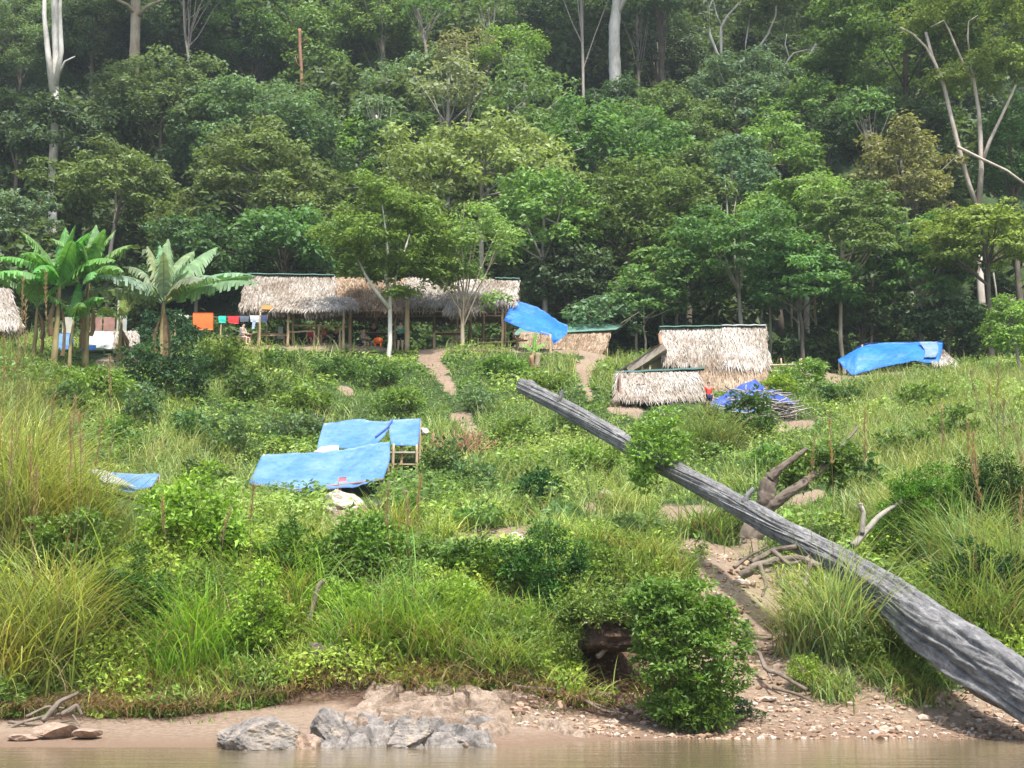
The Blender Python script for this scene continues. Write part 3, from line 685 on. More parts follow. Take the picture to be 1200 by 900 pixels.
banana(80, 406, 62.2, 2.4, 'slim low banana plant between the two tall ones', [(200, 60, 1.3, .4, 70), (-20, 60, 1.3, .45, 80), (90, 85, 1.3, .4, 20), (-60, 40, 1.3, .4, 90)], (.07, .16, .04), 1, .09)
banana(188, 405, 63, 3.4, 'spreading banana plant with long greyish leaves at the laundry', [(115, 75, 2.3, .6, 30), (65, 70, 2.4, .65, 40), (200, 35, 2.2, .6, 60), (-45, 30, 2.2, .6, 70), (155, 60, 2.2, .6, 60), (138, 68, 2.2, .6, 20), (42, 55, 2.7, .7, 25), (8, 28, 2.9, .6, 45), (-6, 15, 3.0, .6, 40), (178, 12, 2.6, .6, 40), (170, 40, 2.0, .6, 50), (95, 86, 2.1, .6, 10), (-80, 65, 1.7, .6, 40), (25, 75, 1.7, .55, 30), (-20, 40, 2.2, .6, 75), (250, 35, 1.6, .5, 90)], (.13, .19, .11), 3, .15)
banana(140, 405, 64, 2.2, 'stubby banana plant with a bent yellowing leaf', [(30, 60, 2.0, .3, 30), (150, 50, 1.2, .35, 80), (80, 80, 1.2, .4, 20)], (.15, .17, .05), 2, .1)
banana(622, 425, 70, .7, 'young banana sprout beside a stump below the blue awning', [(70, 80, .8, .25, 20), (20, 55, .6, .2, 60), (200, 45, .6, .2, 60)], (.13, .24, .05), 1, .12, None)
M['tarp_faded'] = tarp('faded_tarp', (.12, .25, .42), (.3, .38, .44))
# ---------------------------------------------------------------- shelters
def bil(A, B, C, D, u, v):
    u = np.asarray(u)[..., None]; v = np.asarray(v)[..., None]
    return (A*(1-u)+B*u)*(1-v)+(D*(1-u)+C*u)*v
def panel_grid(A, B, C, D, nu, nv, amp, thick, seed, sag=0.):
    u, v = np.meshgrid(np.linspace(0, 1, nu+1), np.linspace(0, 1, nv+1)); P = bil(A, B, C, D, u, v)
    n = nrm(np.cross(B-A, D-A)); n = n if n[2] > 0 or (abs(n[2]) < .1 and n[1] < 0) else -n
    P = P + n*((fbm(u*nu*.35+seed, v*nv*.35, seed)-.5)*2*amp)[..., None]; P[..., 2] -= sag*np.sin(math.pi*u)*np.sin(math.pi*np.clip(v, 0, 1)*.8+.3)
    T_ = P.reshape(-1, 3); B_ = T_-n*thick; N0 = len(T_); w_ = nu+1
    i, j = np.meshgrid(np.arange(nu), np.arange(nv)); b = (j*w_+i).ravel()
    q = np.stack([b, b+1, b+w_+1, b+w_], 1); F_ = [q, q[:, ::-1]+N0]
    e = []
    for k in range(nu): e += [[k, k+1, k+1+N0, k+N0], [nv*w_+k+1, nv*w_+k, nv*w_+k+N0, nv*w_+k+1+N0]]
    for k in range(nv): e += [[(k+1)*w_, k*w_, k*w_+N0, (k+1)*w_+N0], [k*w_+nu, (k+1)*w_+nu, (k+1)*w_+nu+N0, k*w_+nu+N0]]
    F_.append(np.array(e)); return np.concatenate([T_, B_]), F_, n
def thatch_panel(name, A, B, C, D, root, m='thatch', seed=1, fringe=.35, thick=.14, dens=150, amp=.05, sag=.05, label=None):
    """A,B eave left/right, C,D ridge right/left"""
    A, B, C, D = [np.array(q, float) for q in (A, B, C, D)]
    g = np.random.default_rng(seed); L1 = np.linalg.norm(B-A); L2 = np.linalg.norm(D-A)
    acc = Acc(); nu, nv = max(4, int(L1*2)), max(3, int(L2*2)); V, F_, n = panel_grid(A, B, C, D, nu, nv, amp, thick, seed, sag)
    acc.add(V, F_, .35)
    m_ = int(L1*L2*dens); rows = max(4, int(L2/.28))
    u = g.uniform(-.01, 1.01, m_); v = (g.integers(0, rows, m_)+g.uniform(.3, 1.05, m_))/rows*1.02
    P = bil(A, B, C, D, u, v); P = P + n*(.03+.05*g.uniform(size=m_)+(fbm(u*nu*.35+seed, v*nv*.35, seed)-.5)*2*amp)[:, None]; P[:, 2] -= sag*np.sin(math.pi*np.clip(u, 0, 1))*np.sin(math.pi*np.clip(v, 0, 1)*.8+.3)
    dn = nrm((A-D)*(1-np.clip(u, 0, 1))[:, None]+(B-C)*np.clip(u, 0, 1)[:, None]); sd_ = nrm(B-A)
    Dr = dn + sd_*g.normal(0, .16, m_)[:, None] + n*g.uniform(-.05, .07, m_)[:, None]
    V, T_ = leaves(P, Dr, np.tile(n, (m_, 1)), g.uniform(.35, .85, m_), g.uniform(.03, .075, m_), .05, .06)
    acc.add(V, [T_], np.repeat(np.clip(g.normal(.62, .2, m_)+(vnoise(u*L1*.9, v*2.3, seed)-.5)*.5, 0, 1), 2))
    k = int(L1*75); u = g.uniform(-.005, 1.005, k); P = bil(A, B, C, D, u, g.uniform(0, .1, k)); P[:, 2] -= sag*.3*np.sin(math.pi*np.clip(u, 0, 1))
    P = P - n*(g.uniform(-.03, thick, k))[:, None]
    L = fringe*g.uniform(.4, 1.1, k)*(.5+vnoise(u*L1*1.6, u*0, seed+3)*1.1)
    Dr = dn[0]*.6+np.array([0, 0, -.75])+sd_*g.normal(0, .22, k)[:, None]+n*g.normal(0, .12, k)[:, None]
    V, T_ = leaves(P, Dr, np.tile(n, (k, 1)), L, g.uniform(.04, .1, k), .05, .1)
    acc.add(V, [T_], np.repeat(np.clip(g.normal(.36, .2, k), 0, 1), 2))
    o = acc.build(name, M[m], root); 
    if label: o['label'] = label
    return o
def ridge_cap(name, p, q, w_, m, root, drop=.1, label=None):
    p, q = np.array(p, float), np.array(q, float); t = np.linspace(0, 1, 9)[:, None]; c = p+(q-p)*t; c[:, 2] += .015*np.sin(t[:, 0]*19)
    d = nrm(q-p); s = nrm(np.cross(d, [0, 0, 1.])); V = []
    for k in (-1, -.5, 0, .5, 1): V.append(c+s*w_*k+[0, 0, -drop*abs(k)])
    up = np.concatenate(V); dn = up-[0, 0, .02]; V = np.concatenate([up, dn]); N0 = len(up); Q = []
    for j in range(4):
        for k in range(8): a_ = j*9+k; Q += [[a_, a_+1, a_+10, a_+9], [a_+9+N0, a_+10+N0, a_+1+N0, a_+N0]]
    for k in range(8): Q += [[k+1, k, k+N0, k+1+N0], [36+k, 37+k, 37+k+N0, 36+k+N0]]
    for j in range(4): Q += [[j*9, j*9+9, j*9+9+N0, j*9+N0], [j*9+17, j*9+8, j*9+8+N0, j*9+17+N0]]
    o = Acc().add(V, [np.array(Q)]).build(name, M[m], root)
    if label: o['label'] = label
    return o
def post(root, c, Y, top_row=None, top=None, r=.06, m='pole', name='post', lean=0, r2=None, base=None):
    g = np.random.default_rng(abs(int(c*13+Y))); b_ = gpt(c, Y) if base is None else np.array(base, float)
    z = rowz(top_row, Y) if top is None else top
    e = b_.copy(); e[2] = z; e[0] += lean
    P = wob(b_-[0, 0, .2], e, 6, .03, g)
    return Acc().add(*tube(P, np.linspace(r*1.1, r2 or r*.85, 6), 8, jit=.08, g=g)).build(name, M[m], root, True)
def bar(root, p, q, r=.035, m='pole', name='rail', amp=.03):
    g = np.random.default_rng(int(abs(p[0])*31+abs(p[2])*7))
    return Acc().add(*tube(wob(p, q, 6, amp, g), r, 7, jit=.06, g=g)).build(name, M[m], root, True)
def boxpart(root, c, s, m, name, rz=0, R=None):
    return Acc().add(*box(c, s, rz, R)).build(name, M[m] if isinstance(m, str) else m, root)

# --- the long open shelter
r_ = empty('open_shelter', gpt(445, 76), 'long open-sided shelter with thatched roof along the top of the slope', 'shelter')
R1, R2 = at(291, 322, 76.8), at(607, 328, 76.8)
def rp(c, dr=0): 
    q = at(c, 325+dr, 76.8); t = (q[0]-R1[0])/(R2[0]-R1[0]); q[2] = R1[2]*(1-t)+R2[2]*t; return q
def back(p, drop=1.6): return np.array([p[0], 80., p[2]-drop])
thatch_panel('roof_thatch', at(281, 361, 74), at(392, 362, 74), rp(392), R1, r_, seed=11, fringe=.45, dens=170)
thatch_panel('roof_thatch', at(386, 360, 74.3), at(482, 364, 74.3), rp(482)-[0, 0, .12], rp(386)-[0, 0, .1], r_, 'thatch_brown', seed=12, fringe=.5)  # browner thatch stands in for the tree's shade on this section
thatch_panel('roof_thatch', at(476, 358, 74), at(604, 357, 74), R2, rp(476), r_, seed=13, fringe=.45)
thatch_panel('roof_thatch', back(R2), back(R1), R1, R2, r_, 'thatch_brown', seed=14, dens=60)
thatch_panel('front_eave', at(320, 363, 72.7), at(419, 362, 72.7), at(412, 349, 74.3), at(333, 348, 74.3), r_, seed=15, fringe=.42)
thatch_panel('front_eave', at(520, 366, 73.1), at(566, 364, 73.1), at(560, 346, 74.4), at(528, 348, 74.4), r_, seed=16, fringe=.4)
ridge_cap('ridge_sheet', R1+[-.05, 0, .1], rp(392)+[0, 0, .12], .3, 'sheet_green', r_); ridge_cap('ridge_sheet', rp(580)+[0, 0, .12], R2+[.1, 0, .12], .3, 'sheet_green', r_)
for c, Y, rt, rr in ((303, 74.2, 364, .07), (312, 78, 350, .06), (337, 73, 364, .07), (343, 74.5, 362, .06), (402, 73, 364, .07), (410, 74.6, 360, .09), (477, 73.6, 352, .13), (508, 79, 350, .07), (536, 75, 362, .05), (551, 77.5, 360, .1), (566, 77.5, 360, .09),
                     (589, 74, 362, .08), (592, 79, 350, .06), (440, 79, 350, .07), (370, 79, 350, .07), (463, 75, 362, .05)):
    post(r_, c, Y, rt, r=rr)
for c, Y, rt in ((368, 73.2, 388), (373, 73.3, 383), (398, 73.3, 384), (508, 74.2, 391), (560, 74.3, 396)): post(r_, c, Y, rt, r=.05, name='short_post')
for p, q in ((at(342, 381, 74), at(407, 383, 74)), (at(300, 363, 74.2), at(590, 366, 74.2)), (at(303, 393, 74.1), at(340, 393, 74.1)), (at(560, 402, 74), at(618, 399, 74)), (at(410, 371, 78), at(589, 370, 78)), (at(368, 388, 73.3), at(340, 389, 73.6))):
    bar(r_, p, q, .045)
bar(r_, at(300, 352, 75), at(330, 353, 75), .05, name='tie_beam'); bar(r_, R1-[0, 0, .3], R2-[0, 0, .3], .07, name='ridge_pole', amp=.05)
for c in (303, 402, 476, 589): bar(r_, at(c, 364, 74.2), np.array([at(c, 364, 74.2)[0], 79.6, rowz(364, 74.2)]), .05, name='tie_beam')
# furniture under the roof
def table(name, c0, c1, row, Y, label, cat='table', dep=.7, m='wood', leg_row=None):
    p, q = at(c0, row, Y), at(c1, row, Y); cx = (p[0]+q[0])/2; w_ = q[0]-p[0]; g0 = float(ground(cx, Y))
    rt = empty(name, (cx, Y, g0), label, cat)
    for k in range(4): boxpart(rt, (cx, Y-dep/2+dep*(k+.5)/4, p[2]), (w_, dep/4-.015, .035), m, 'plank')
    for sx in (-1, 1):
        for sy in (-1, 1):
            x = cx+sx*(w_/2-.08); y = Y+sy*(dep/2-.07); z0 = float(ground(x, y))-.05
            boxpart(rt, (x, y, (z0+p[2]-.02)/2), (.06, .06, p[2]-z0-.02), m, 'leg')
    return rt
table('wooden_table', 508, 545, 391, 75, 'low dark table before the white-shirted person', m='pole')
table('wooden_bench', 293, 335, 392, 74.6, 'bench under the laundry end of the long shelter', 'bench', .4)
table('wooden_bench', 552, 592, 398, 75, 'low bench under the right end of the long shelter', 'bench', .4)
table('wooden_table', 425, 462, 391, 75.6, 'table between the grey-topped and green-shirted people', m='wood')
table('wooden_table', 372, 404, 390, 75.8, 'table behind the bamboo rail in the long shelter', m='wood')

# --- low hut behind the awning
r_ = empty('low_hut', gpt(660, 81), 'low dark-thatched hut with green sheet roof behind the blue awning', 'hut')
thatch_panel('roof_thatch', at(604, 412, 79), at(706, 413, 79), at(716, 388, 81), at(612, 389, 81), r_, 'thatch_brown', seed=21, fringe=.45, dens=180)
V, F_, n_ = panel_grid(at(600, 393, 80.6), at(722, 386, 80.6), at(732, 379, 83.5), at(612, 381, 83.5), 16, 4, .02, .03, 3)
Acc().add(V, F_).build('roof_sheet', M['sheet_green'], r_)
for c, Y in ((606, 79.4), (634, 79.2), (662, 79.2), (690, 79.2), (712, 79.6), (712, 83)): post(r_, c, Y, 408 if Y < 82 else 385, r=.05)
b_ = gpt(660, 80.2); boxpart(r_, (b_[0], 80.4, b_[2]+.7), (4.2, .04, 1.4), 'board', 'wall')

# --- thatched house with green ridge
r_ = empty('thatched_house', gpt(838, 66), 'pale thatched house with green ridge sheet, tallest roof on the right', 'house')
ra, rb = at(776, 385, 66.6), at(897, 382, 66.6)
thatch_panel('roof_thatch', at(777, 425, 64.2), at(856, 428, 64.2), at(852, 384, 66.5), ra, r_, seed=31, fringe=.5, dens=190)
thatch_panel('roof_thatch', at(850, 428, 64.1), at(901, 430, 64.1), rb, at(846, 383, 66.55), r_, seed=32, fringe=.6, dens=190)
thatch_panel('roof_thatch', rb+[0, 2.4, -1.9], ra+[0, 2.4, -1.9], ra, rb, r_, 'thatch_brown', seed=33, dens=60)
thatch_panel('lower_thatch', at(812, 462, 63.3), at(899, 452, 63.3), at(899, 428, 64.3), at(815, 425, 64.3), r_, 'thatch_brown', seed=34, fringe=.5, dens=190)
thatch_panel('side_thatch', at(734, 431, 63.8), at(742, 437, 66), at(779, 408, 66), at(777, 403, 63.8), r_, seed=35, fringe=.35, thick=.3, dens=200, sag=.1)
ridge_cap('ridge_sheet', ra+[-.15, 0, .12], at(846, 382, 66.6)+[0, 0, .05], .35, 'sheet_green', r_); ridge_cap('ridge_sheet', at(846, 381.5, 66.6)+[0, 0, .05], rb+[0, 0, .08], .3, 'sheet_pale', r_, label='pale ridge sheet')
bar(r_, at(773, 392, 66.2), at(776, 410, 65), .09, 'red_bark', 'gable_beam'); 
c_ = at(771, 425, 65); boxpart(r_, (c_[0]+.1, 65, c_[2]-.4), (1.5, .06, 1.6), 'board', 'wall')
c_ = at(838, 440, 65); boxpart(r_, (c_[0]+.1, 65, c_[2]-.6), (4.4, .06, 2.8), 'dark', 'wall')  # near-black wall, the shade of the interior put into its colour
for c, Y in ((740, 64), (752, 64), (762, 64), (778, 64.5), (898, 64.5), (898, 68), (778, 68)): post(r_, c, Y, 428, r=.06)
# --- its front lean-to
r_ = empty('front_hut', gpt(772, 60), 'low thatched hut with dark green ridge before the thatched house', 'hut')
thatch_panel('roof_thatch', at(720, 467, 59.4), at(834, 467, 59.4), at(814, 435, 61.6), at(724, 436, 61.6), r_, seed=41, fringe=.24, dens=200)
thatch_panel('roof_thatch', at(814, 435, 61.6)+[0, 2, -1.2], at(724, 436, 61.6)+[0, 2, -1.2], at(724, 436, 61.6), at(814, 435, 61.6), r_, 'thatch_brown', seed=42, dens=60)
ridge_cap('ridge_sheet', at(721, 435, 61.6), at(826, 430, 61.6), .2, 'sheet_dark', r_)
c_ = at(722, 462, 60.6); boxpart(r_, (c_[0]+.1, 60.6, c_[2]-.2), (.08, 1.8, 1.6), 'redboard', 'wall')
c_ = at(775, 470, 61); boxpart(r_, (c_[0], 61.2, c_[2]-.1), (3.6, .05, 1.7), 'dark', 'shade_panel')  # near-black panel painting the shade under the front hut roof
for c in (722, 745, 775, 805, 830): post(r_, c, 59.6, 466, r=.05)
def fabric(name, pts, nu, nv, mt, label=None, cat=None, parent=None, amp=.05, sag=0, seed=1, thick=.012, group=None, wr=1.):
    """cloth sheet through a grid of picture-located corner rows pts[row][col]"""
    P = np.array(pts, float); r0, c0 = P.shape[:2]
    u = np.linspace(0, c0-1, nu+1); v = np.linspace(0, r0-1, nv+1)
    Gd = np.stack([np.stack([np.interp(u, range(c0), P[j, :, k]) for k in range(3)], -1) for j in range(r0)], 0)
    Gd = np.stack([np.stack([np.interp(v, range(r0), Gd[:, i, k]) for k in range(3)], -1) for i in range(nu+1)], 1)
    for _ in range(2):
        Q = Gd.copy(); Q[1:-1] = (Gd[:-2]+2*Gd[1:-1]+Gd[2:])/4; Q[:, 1:-1] = (Q[:, :-2]+2*Q[:, 1:-1]+Q[:, 2:])/4 if _ == 0 else Q[:, 1:-1]; Gd = Q
    du = np.gradient(Gd, axis=1); dv = np.gradient(Gd, axis=0); n = nrm(np.cross(du, dv))
    U, W_ = np.meshgrid(np.linspace(0, 1, nu+1), np.linspace(0, 1, nv+1))
    L1 = np.linalg.norm(P[0, -1]-P[0, 0]); L2 = np.linalg.norm(P[-1, 0]-P[0, 0])
    fold = .35*(np.abs(((U*L1*.55+W_*L2*.35+fbm(U*3, W_*3, seed+8)*.5) % 1)-.5)*2)**6+.3*(np.abs(((U*L1*.3-W_*L2*.6+fbm(U*3+5, W_*3, seed+9)*.5) % 1)-.5)*2)**6
    wn = fold+(fbm(U*L1*.9+seed, W_*L2*.6, seed)-.5)*2 + .5*np.abs(vnoise((U*L1+W_*L2*.6)*2.2*wr, W_*L2*.9, seed+4)-.5)*2
    Gd = Gd+n*(wn*amp)[..., None]; Gd[..., 2] -= sag*4*U*(1-U)
    V = Gd.reshape(-1, 3); nn = n.reshape(-1, 3); w_ = nu+1
    i, j = np.meshgrid(np.arange(nu), np.arange(nv)); b = (j*w_+i).ravel(); q = np.stack([b, b+1, b+w_+1, b+w_], 1); N0 = len(V)
    e = [[k, k+1, k+1+N0, k+N0] for k in range(nu)]+[[nv*w_+k+1, nv*w_+k, nv*w_+k+N0, nv*w_+k+1+N0] for k in range(nu)]+[[(k+1)*w_, k*w_, k*w_+N0, (k+1)*w_+N0] for k in range(nv)]+[[k*w_+nu, (k+1)*w_+nu, (k+1)*w_+nu+N0, k*w_+nu+N0] for k in range(nv)]
    o = Acc().add(np.concatenate([V, V-nn*thick]), [q, q[:, ::-1]+N0, np.array(e)]).build(name, M[mt] if isinstance(mt, str) else mt, parent, True)
    if label: tag(o, label, cat, group)
    return o
fabric('cloth', [[at(731, 456, 61.2)+[0, -.35, .15], at(738, 453, 61.2)+[0, -.35, .15]], [at(729, 459, 60.6)+[0, -.3, .15], at(737, 458, 60.6)+[0, -.3, .15]]], 8, 5, 'tarp_violet', 'small blue cloth thrown on the front hut roof', 'cloth', amp=.06)
for k, c in enumerate((748, 754)):
    p = at(c, 458, 60.45); a_ = np.linspace(0, 6.28, 17)
    tag(Acc().add(*tube(p+np.stack([np.cos(a_)*.13, np.sin(a_)*.06-.12, np.sin(a_)*.14+.12], 1), .03, 6)).build('rubber_ring', M['dark'], None, True), ['left', 'right'][k]+' one of two dark rings on the front hut roof', 'ring', 'dark rings on the hut roof')
# --- blue awning at the right end of the long shelter
r_ = empty('tarp_awning', gpt(635, 74), 'strong blue tarp awning slung off the right end of the long shelter', 'awning')
fabric('tarp', [[at(601, 350, 74.5), at(630, 360, 74.6), at(646, 369, 74.6), at(665, 382, 74.4)], [at(596, 364, 73.6), at(620, 374, 73.4), at(645, 384, 73.2), at(664, 392, 73.4)], [at(590, 376, 72.8), at(615, 386, 72.4), at(643, 392, 72.3), at(650, 403, 72.6)]], 36, 18, 'tarp_deep', parent=r_, amp=.09, seed=5)
post(r_, 645, 72.4, 392, r=.07); post(r_, 664, 74.6, 384, r=.05); post(r_, 634, 76.5, 372, r=.05); bar(r_, at(590, 378, 73), at(645, 392, 72.5), .03)
# --- blue tent on the right
r_ = empty('tarp_tent', gpt(1045, 72), 'strong blue tarp tent over a low thatched hut at the right', 'tent')
fabric('tarp', [[at(990, 418, 73.6), at(1012, 403, 73.4), at(1040, 401, 73.4), at(1075, 401, 73.4), at(1105, 400, 73.4)], [at(981, 422, 72), at(1008, 413, 72), at(1040, 412, 72), at(1072, 411, 72), at(1104, 410, 72)],
                [at(998, 440, 71), at(1004, 437, 70.9), at(1038, 428, 71), at(1070, 423, 71), at(1100, 426, 71)]], 44, 18, 'tarp_deep', parent=r_, amp=.1, seed=9)
fabric('tarp', [[at(990, 418, 73.6), at(1012, 403, 73.5), at(1075, 401, 73.5), at(1105, 400, 73.5)], [at(985, 430, 75.5), at(1010, 422, 75.5), at(1072, 420, 75.5), at(1108, 420, 75.5)]], 20, 8, 'tarp_deep', parent=r_, amp=.05, seed=8)
fabric('faded_tarp', [[at(1076, 402, 73)+[0, -.12, .05], at(1098, 402, 73)+[0, -.12, .05]], [at(1084, 412, 72)+[0, -.12, .03], at(1100, 412, 72)+[0, -.12, .03]], [at(1082, 420, 71.3)+[0, -.12, .03], at(1096, 420, 71.3)+[0, -.12, .03]]], 10, 8, 'tarp_faded', parent=r_, amp=.05, seed=3)
thatch_panel('roof_thatch', at(1092, 426, 71), at(1121, 428, 71), at(1104, 410, 73), at(1088, 408, 73), r_, seed=51, fringe=.3, dens=200)
for c, Y, rt in ((984, 72, 424), (1000, 71.2, 438), (1040, 71.3, 428), (1070, 71.3, 424), (1112, 71.3, 428), (1012, 73.5, 404), (1102, 73.6, 402)): post(r_, c, Y, rt, r=.05)
g = np.random.default_rng(77)
# --- violet tarp over a rubbish heap
r_ = empty('tarp_heap', gpt(880, 58), 'crumpled violet-blue tarp thrown over a brushwood heap', 'tarp heap')
fabric('tarp', [[at(836, 466, 59), at(862, 449, 59), at(884, 440, 59), at(900, 452, 59), at(918, 460, 59)], [at(833, 474, 58), at(858, 466, 58.2), at(880, 450, 58.2), at(902, 462, 58), at(930, 471, 58)], [at(838, 486, 57.3), at(862, 474, 57.5), at(878, 462, 57.6), at(905, 468, 57.5), at(934, 475, 57.4)]], 40, 20, 'tarp_violet', parent=r_, amp=.22, seed=21, wr=1.6)
fabric('tarp', [[at(858, 478, 57.4), at(880, 478, 57.4)], [at(862, 484, 57), at(885, 482, 57)]], 10, 5, 'tarp_light', parent=r_, amp=.1, seed=4)
A_ = Acc()
for k in range(260):
    p = at(g.uniform(855, 932), 0, 57.5); z0 = float(ground(p[0], 57.5)); p = np.array([p[0]*1., g.uniform(56.8, 59), 0]); p[0] = (g.uniform(858, 932)-600)/F*58.8; z0 = float(ground(p[0], p[1]))
    hh = 1.0*math.exp(-((p[0]-10.2)/1.3)**2); s = p.copy(); s[2] = z0+g.uniform(0, hh+.15); a_ = g.uniform(0, 6.28); L = g.uniform(.4, 1.2)
    A_.add(*tube(wob(s, s+np.array([math.cos(a_)*L, math.sin(a_)*L*.6, g.uniform(-.25, .3)]), 4, .05, g), g.uniform(.012, .04), 4))
A_.build('brushwood', M['grey_bark'], r_)
# --- light blue shelters in the middle
r_ = empty('tarp_shelter', gpt(385, 45), 'large light blue tarp shelter with pale board wall in the middle of the slope', 'shelter')
fabric('tarp', [[at(307, 531, 48), at(345, 530, 48), at(397, 528, 48), at(430, 519, 48.2), at(457, 518, 48.4)], [at(300, 548, 46.5), at(345, 550, 46.5), at(395, 548, 46.5), at(428, 541, 46.6), at(457, 538, 46.8)], [at(291, 566, 45), at(343, 574, 44.8), at(392, 569, 44.8), at(425, 566, 45), at(449, 560, 45.2)]], 44, 16, 'tarp_light', parent=r_, amp=.1, seed=31, sag=.05)
for c, Y, rt in ((296, 45.3, 566), (345, 45.1, 572), (398, 45.1, 568), (446, 45.3, 562), (308, 48, 532), (400, 48, 530), (455, 48.2, 521)): post(r_, c, Y, rt, r=.045)
c_ = at(375, 581, 45.3); boxpart(r_, (c_[0], 45.3, c_[2]-.1), (1.25, .04, .62), 'board', 'wall_board'); c_ = at(330, 580, 45.8); boxpart(r_, (c_[0], 45.8, c_[2]-.1), (1.2, .04, .5), 'redboard', 'wall_board')
c_ = at(425, 575, 47); boxpart(r_, (c_[0], 47.6, c_[2]), (1.6, .04, 1.2), 'dark', 'shade_panel')  # near-black panel standing in for the shaded gap under the tarp
bar(r_, at(292, 567.5, 45.05), at(344, 574.5, 45.0), .04, 'redboard', 'eave_pole', .01); bar(r_, at(344, 574.5, 45.0), at(449, 562, 45.2), .04, 'redboard', 'eave_pole', .01)
r_ = empty('tarp_shelter', gpt(432, 49), 'paler blue tarp roof behind the large light blue one, propped on posts', 'shelter')
fabric('tarp', [[at(379, 495, 51.4), at(425, 493, 51.4), at(459, 492, 51.4)], [at(375, 511, 50), at(420, 510, 50), at(453, 507, 50)], [at(371, 527, 49), at(412, 524, 49), at(440, 522, 49.1)]], 26, 12, 'tarp_light', parent=r_, amp=.1, seed=41)
fabric('tarp', [[at(457, 492, 51.3), at(493, 491, 51.3)], [at(456, 507, 50), at(492, 506, 50)], [at(459, 520, 49), at(490, 522, 49)]], 14, 12, 'tarp_light', parent=r_, amp=.08, seed=44)
for c, Y, rt in ((461, 49, 520), (488, 49, 521), (470, 49.2, 520), (492, 51.2, 493), (380, 51.2, 496)): post(r_, c, Y, rt, r=.05)
for rr_, m_ in ((531, 'board'), (545, 'pole')): c_ = at(474, rr_, 49.3); boxpart(r_, (c_[0], 49.3, c_[2]), (1.0, .5, .05), m_, 'shelf')
bar(r_, at(440, 512, 49.6), at(460, 492, 51), .03, 'tarp_violet', 'seam_cord', .05)
V, F_, n_ = panel_grid(at(368, 530, 48.3), at(397, 529, 48.3), at(397, 522, 48.9), at(376, 523, 48.9), 6, 3, .05, .03, 4)
tag(Acc().add(V, F_).build('board_sheet', M['sheet_pale']), 'pale crumpled board between the two light blue tarps', 'board')
r_ = empty('pink_flag', gpt(397, 44.6), 'small pink flag on a thin pole before the light blue shelter', 'flag')
post(r_, 396, 44.6, 559, r=.02, name='pole', m='grey_bark'); q = [at(396, 560, 44.6), at(406, 559, 44.6), at(396, 565, 44.6), at(406, 564, 44.6)]
fabric('cloth', [[q[0], q[1]], [q[2], q[3]]], 8, 4, cloth((.75, .2, .25)), parent=r_, amp=.03)
for k, (p, q) in enumerate(((at(291, 566, 45), gpt(280, 44.2)), (at(344, 574, 44.8), gpt(341, 43.9)), (at(449, 560, 45.2), gpt(456, 44.2)))):
    tag(Acc().add(*tube(wob(p, q, 5, .02, np.random.default_rng(k)), .012, 5)).build('guy_rope', M['board'], None, True), ['guy rope at the left corner of the large light blue tarp', 'guy rope at the front middle of the large light blue tarp', 'guy rope at the right corner of the large light blue tarp'][k], 'rope', 'guy ropes of the tarp shelter')
# --- small tarp low at the left
r_ = empty('low_tarp', gpt(147, 40), 'small low tarp, half grey half light blue, in the left grass', 'tarp')
fabric('tarp', [[at(106, 552, 41.4), at(150, 553, 41.4), at(188, 556, 41.4)], [at(120, 567, 40), at(152, 577, 39.8), at(178, 569, 40)]], 26, 10, 'tarp_light', parent=r_, amp=.04, seed=51, sag=.03)
fabric('grey_cover', [[at(104, 552, 41.3)+[0, -.06, .05], at(124, 554, 41.3)+[0, -.06, .05]], [at(121, 567, 40)+[0, -.06, .05], at(163, 574, 39.9)+[0, -.06, .04]]], 16, 8, 'tarp_grey', parent=r_, amp=.02, seed=52)
for c, Y, rt in ((110, 41.2, 553), (185, 41.2, 557), (124, 40.1, 568), (176, 40.1, 569), (152, 40, 576)): post(r_, c, Y, rt, r=.035)
# --- things behind the banana plants
r_ = empty('thatched_hut', gpt(4, 69), 'dark thatched hut cut off by the left edge', 'hut')
thatch_panel('roof_thatch', at(-60, 384, 67.5), at(26, 382, 67.5), at(10, 338, 70), at(-60, 338, 70), r_, seed=61, fringe=.5, dens=170)
for c, Y in ((20, 67.8), (-20, 67.8), (18, 70), (4, 67.8)): post(r_, c, Y, 380, r=.06)
c_ = at(-10, 395, 68.5); boxpart(r_, (c_[0], 68.5, c_[2]), (2.6, .05, 1.3), 'redboard', 'wall')
r_ = empty('grey_roof_store', gpt(136, 67), 'low store with a greyish sheet roof behind the banana stems', 'shed')
V, F_, n_ = panel_grid(at(98, 407, 65.6), at(135, 409, 65.6), at(133, 388, 67.4), at(104, 388, 67.4), 10, 5, .05, .04, 7)
Acc().add(V, F_).build('roof_sheet', M['sheet_pale'], r_)
thatch_panel('roof_thatch', at(134, 408, 65.6), at(165, 405, 65.6), at(160, 388, 67.4), at(135, 388, 67.4), r_, seed=62, fringe=.2, dens=200)
for c in (100, 122, 140, 162): post(r_, c, 65.8, 405, r=.05)
for c0, m_ in ((113, 'redboard'), (128, 'redboard'), (80, 'board')): c_ = at(c0, 381, 68.5); boxpart(r_, (c_[0], 68.5, c_[2]-.25), (.55, .05, 1.3), m_, 'wall_board')
fabric('blue_tarp', [[at(62, 389, 66.2), at(86, 390, 66.2)], [at(62, 409, 65.4), at(86, 410, 65.4)]], 10, 8, 'tarp_light', 'light blue tarp hung between the banana stems', 'tarp', amp=.06, seed=7)
fabric('blue_tarp', [[at(94, 406, 65), at(113, 405, 65)], [at(95, 411, 64.7), at(112, 410, 64.7)]], 10, 4, 'tarp_deep', 'strip of strong blue tarp low on the ground behind the bananas', 'tarp', amp=.06, seed=6)
b_ = gpt(143, 68); c_ = at(143, 352, 68)
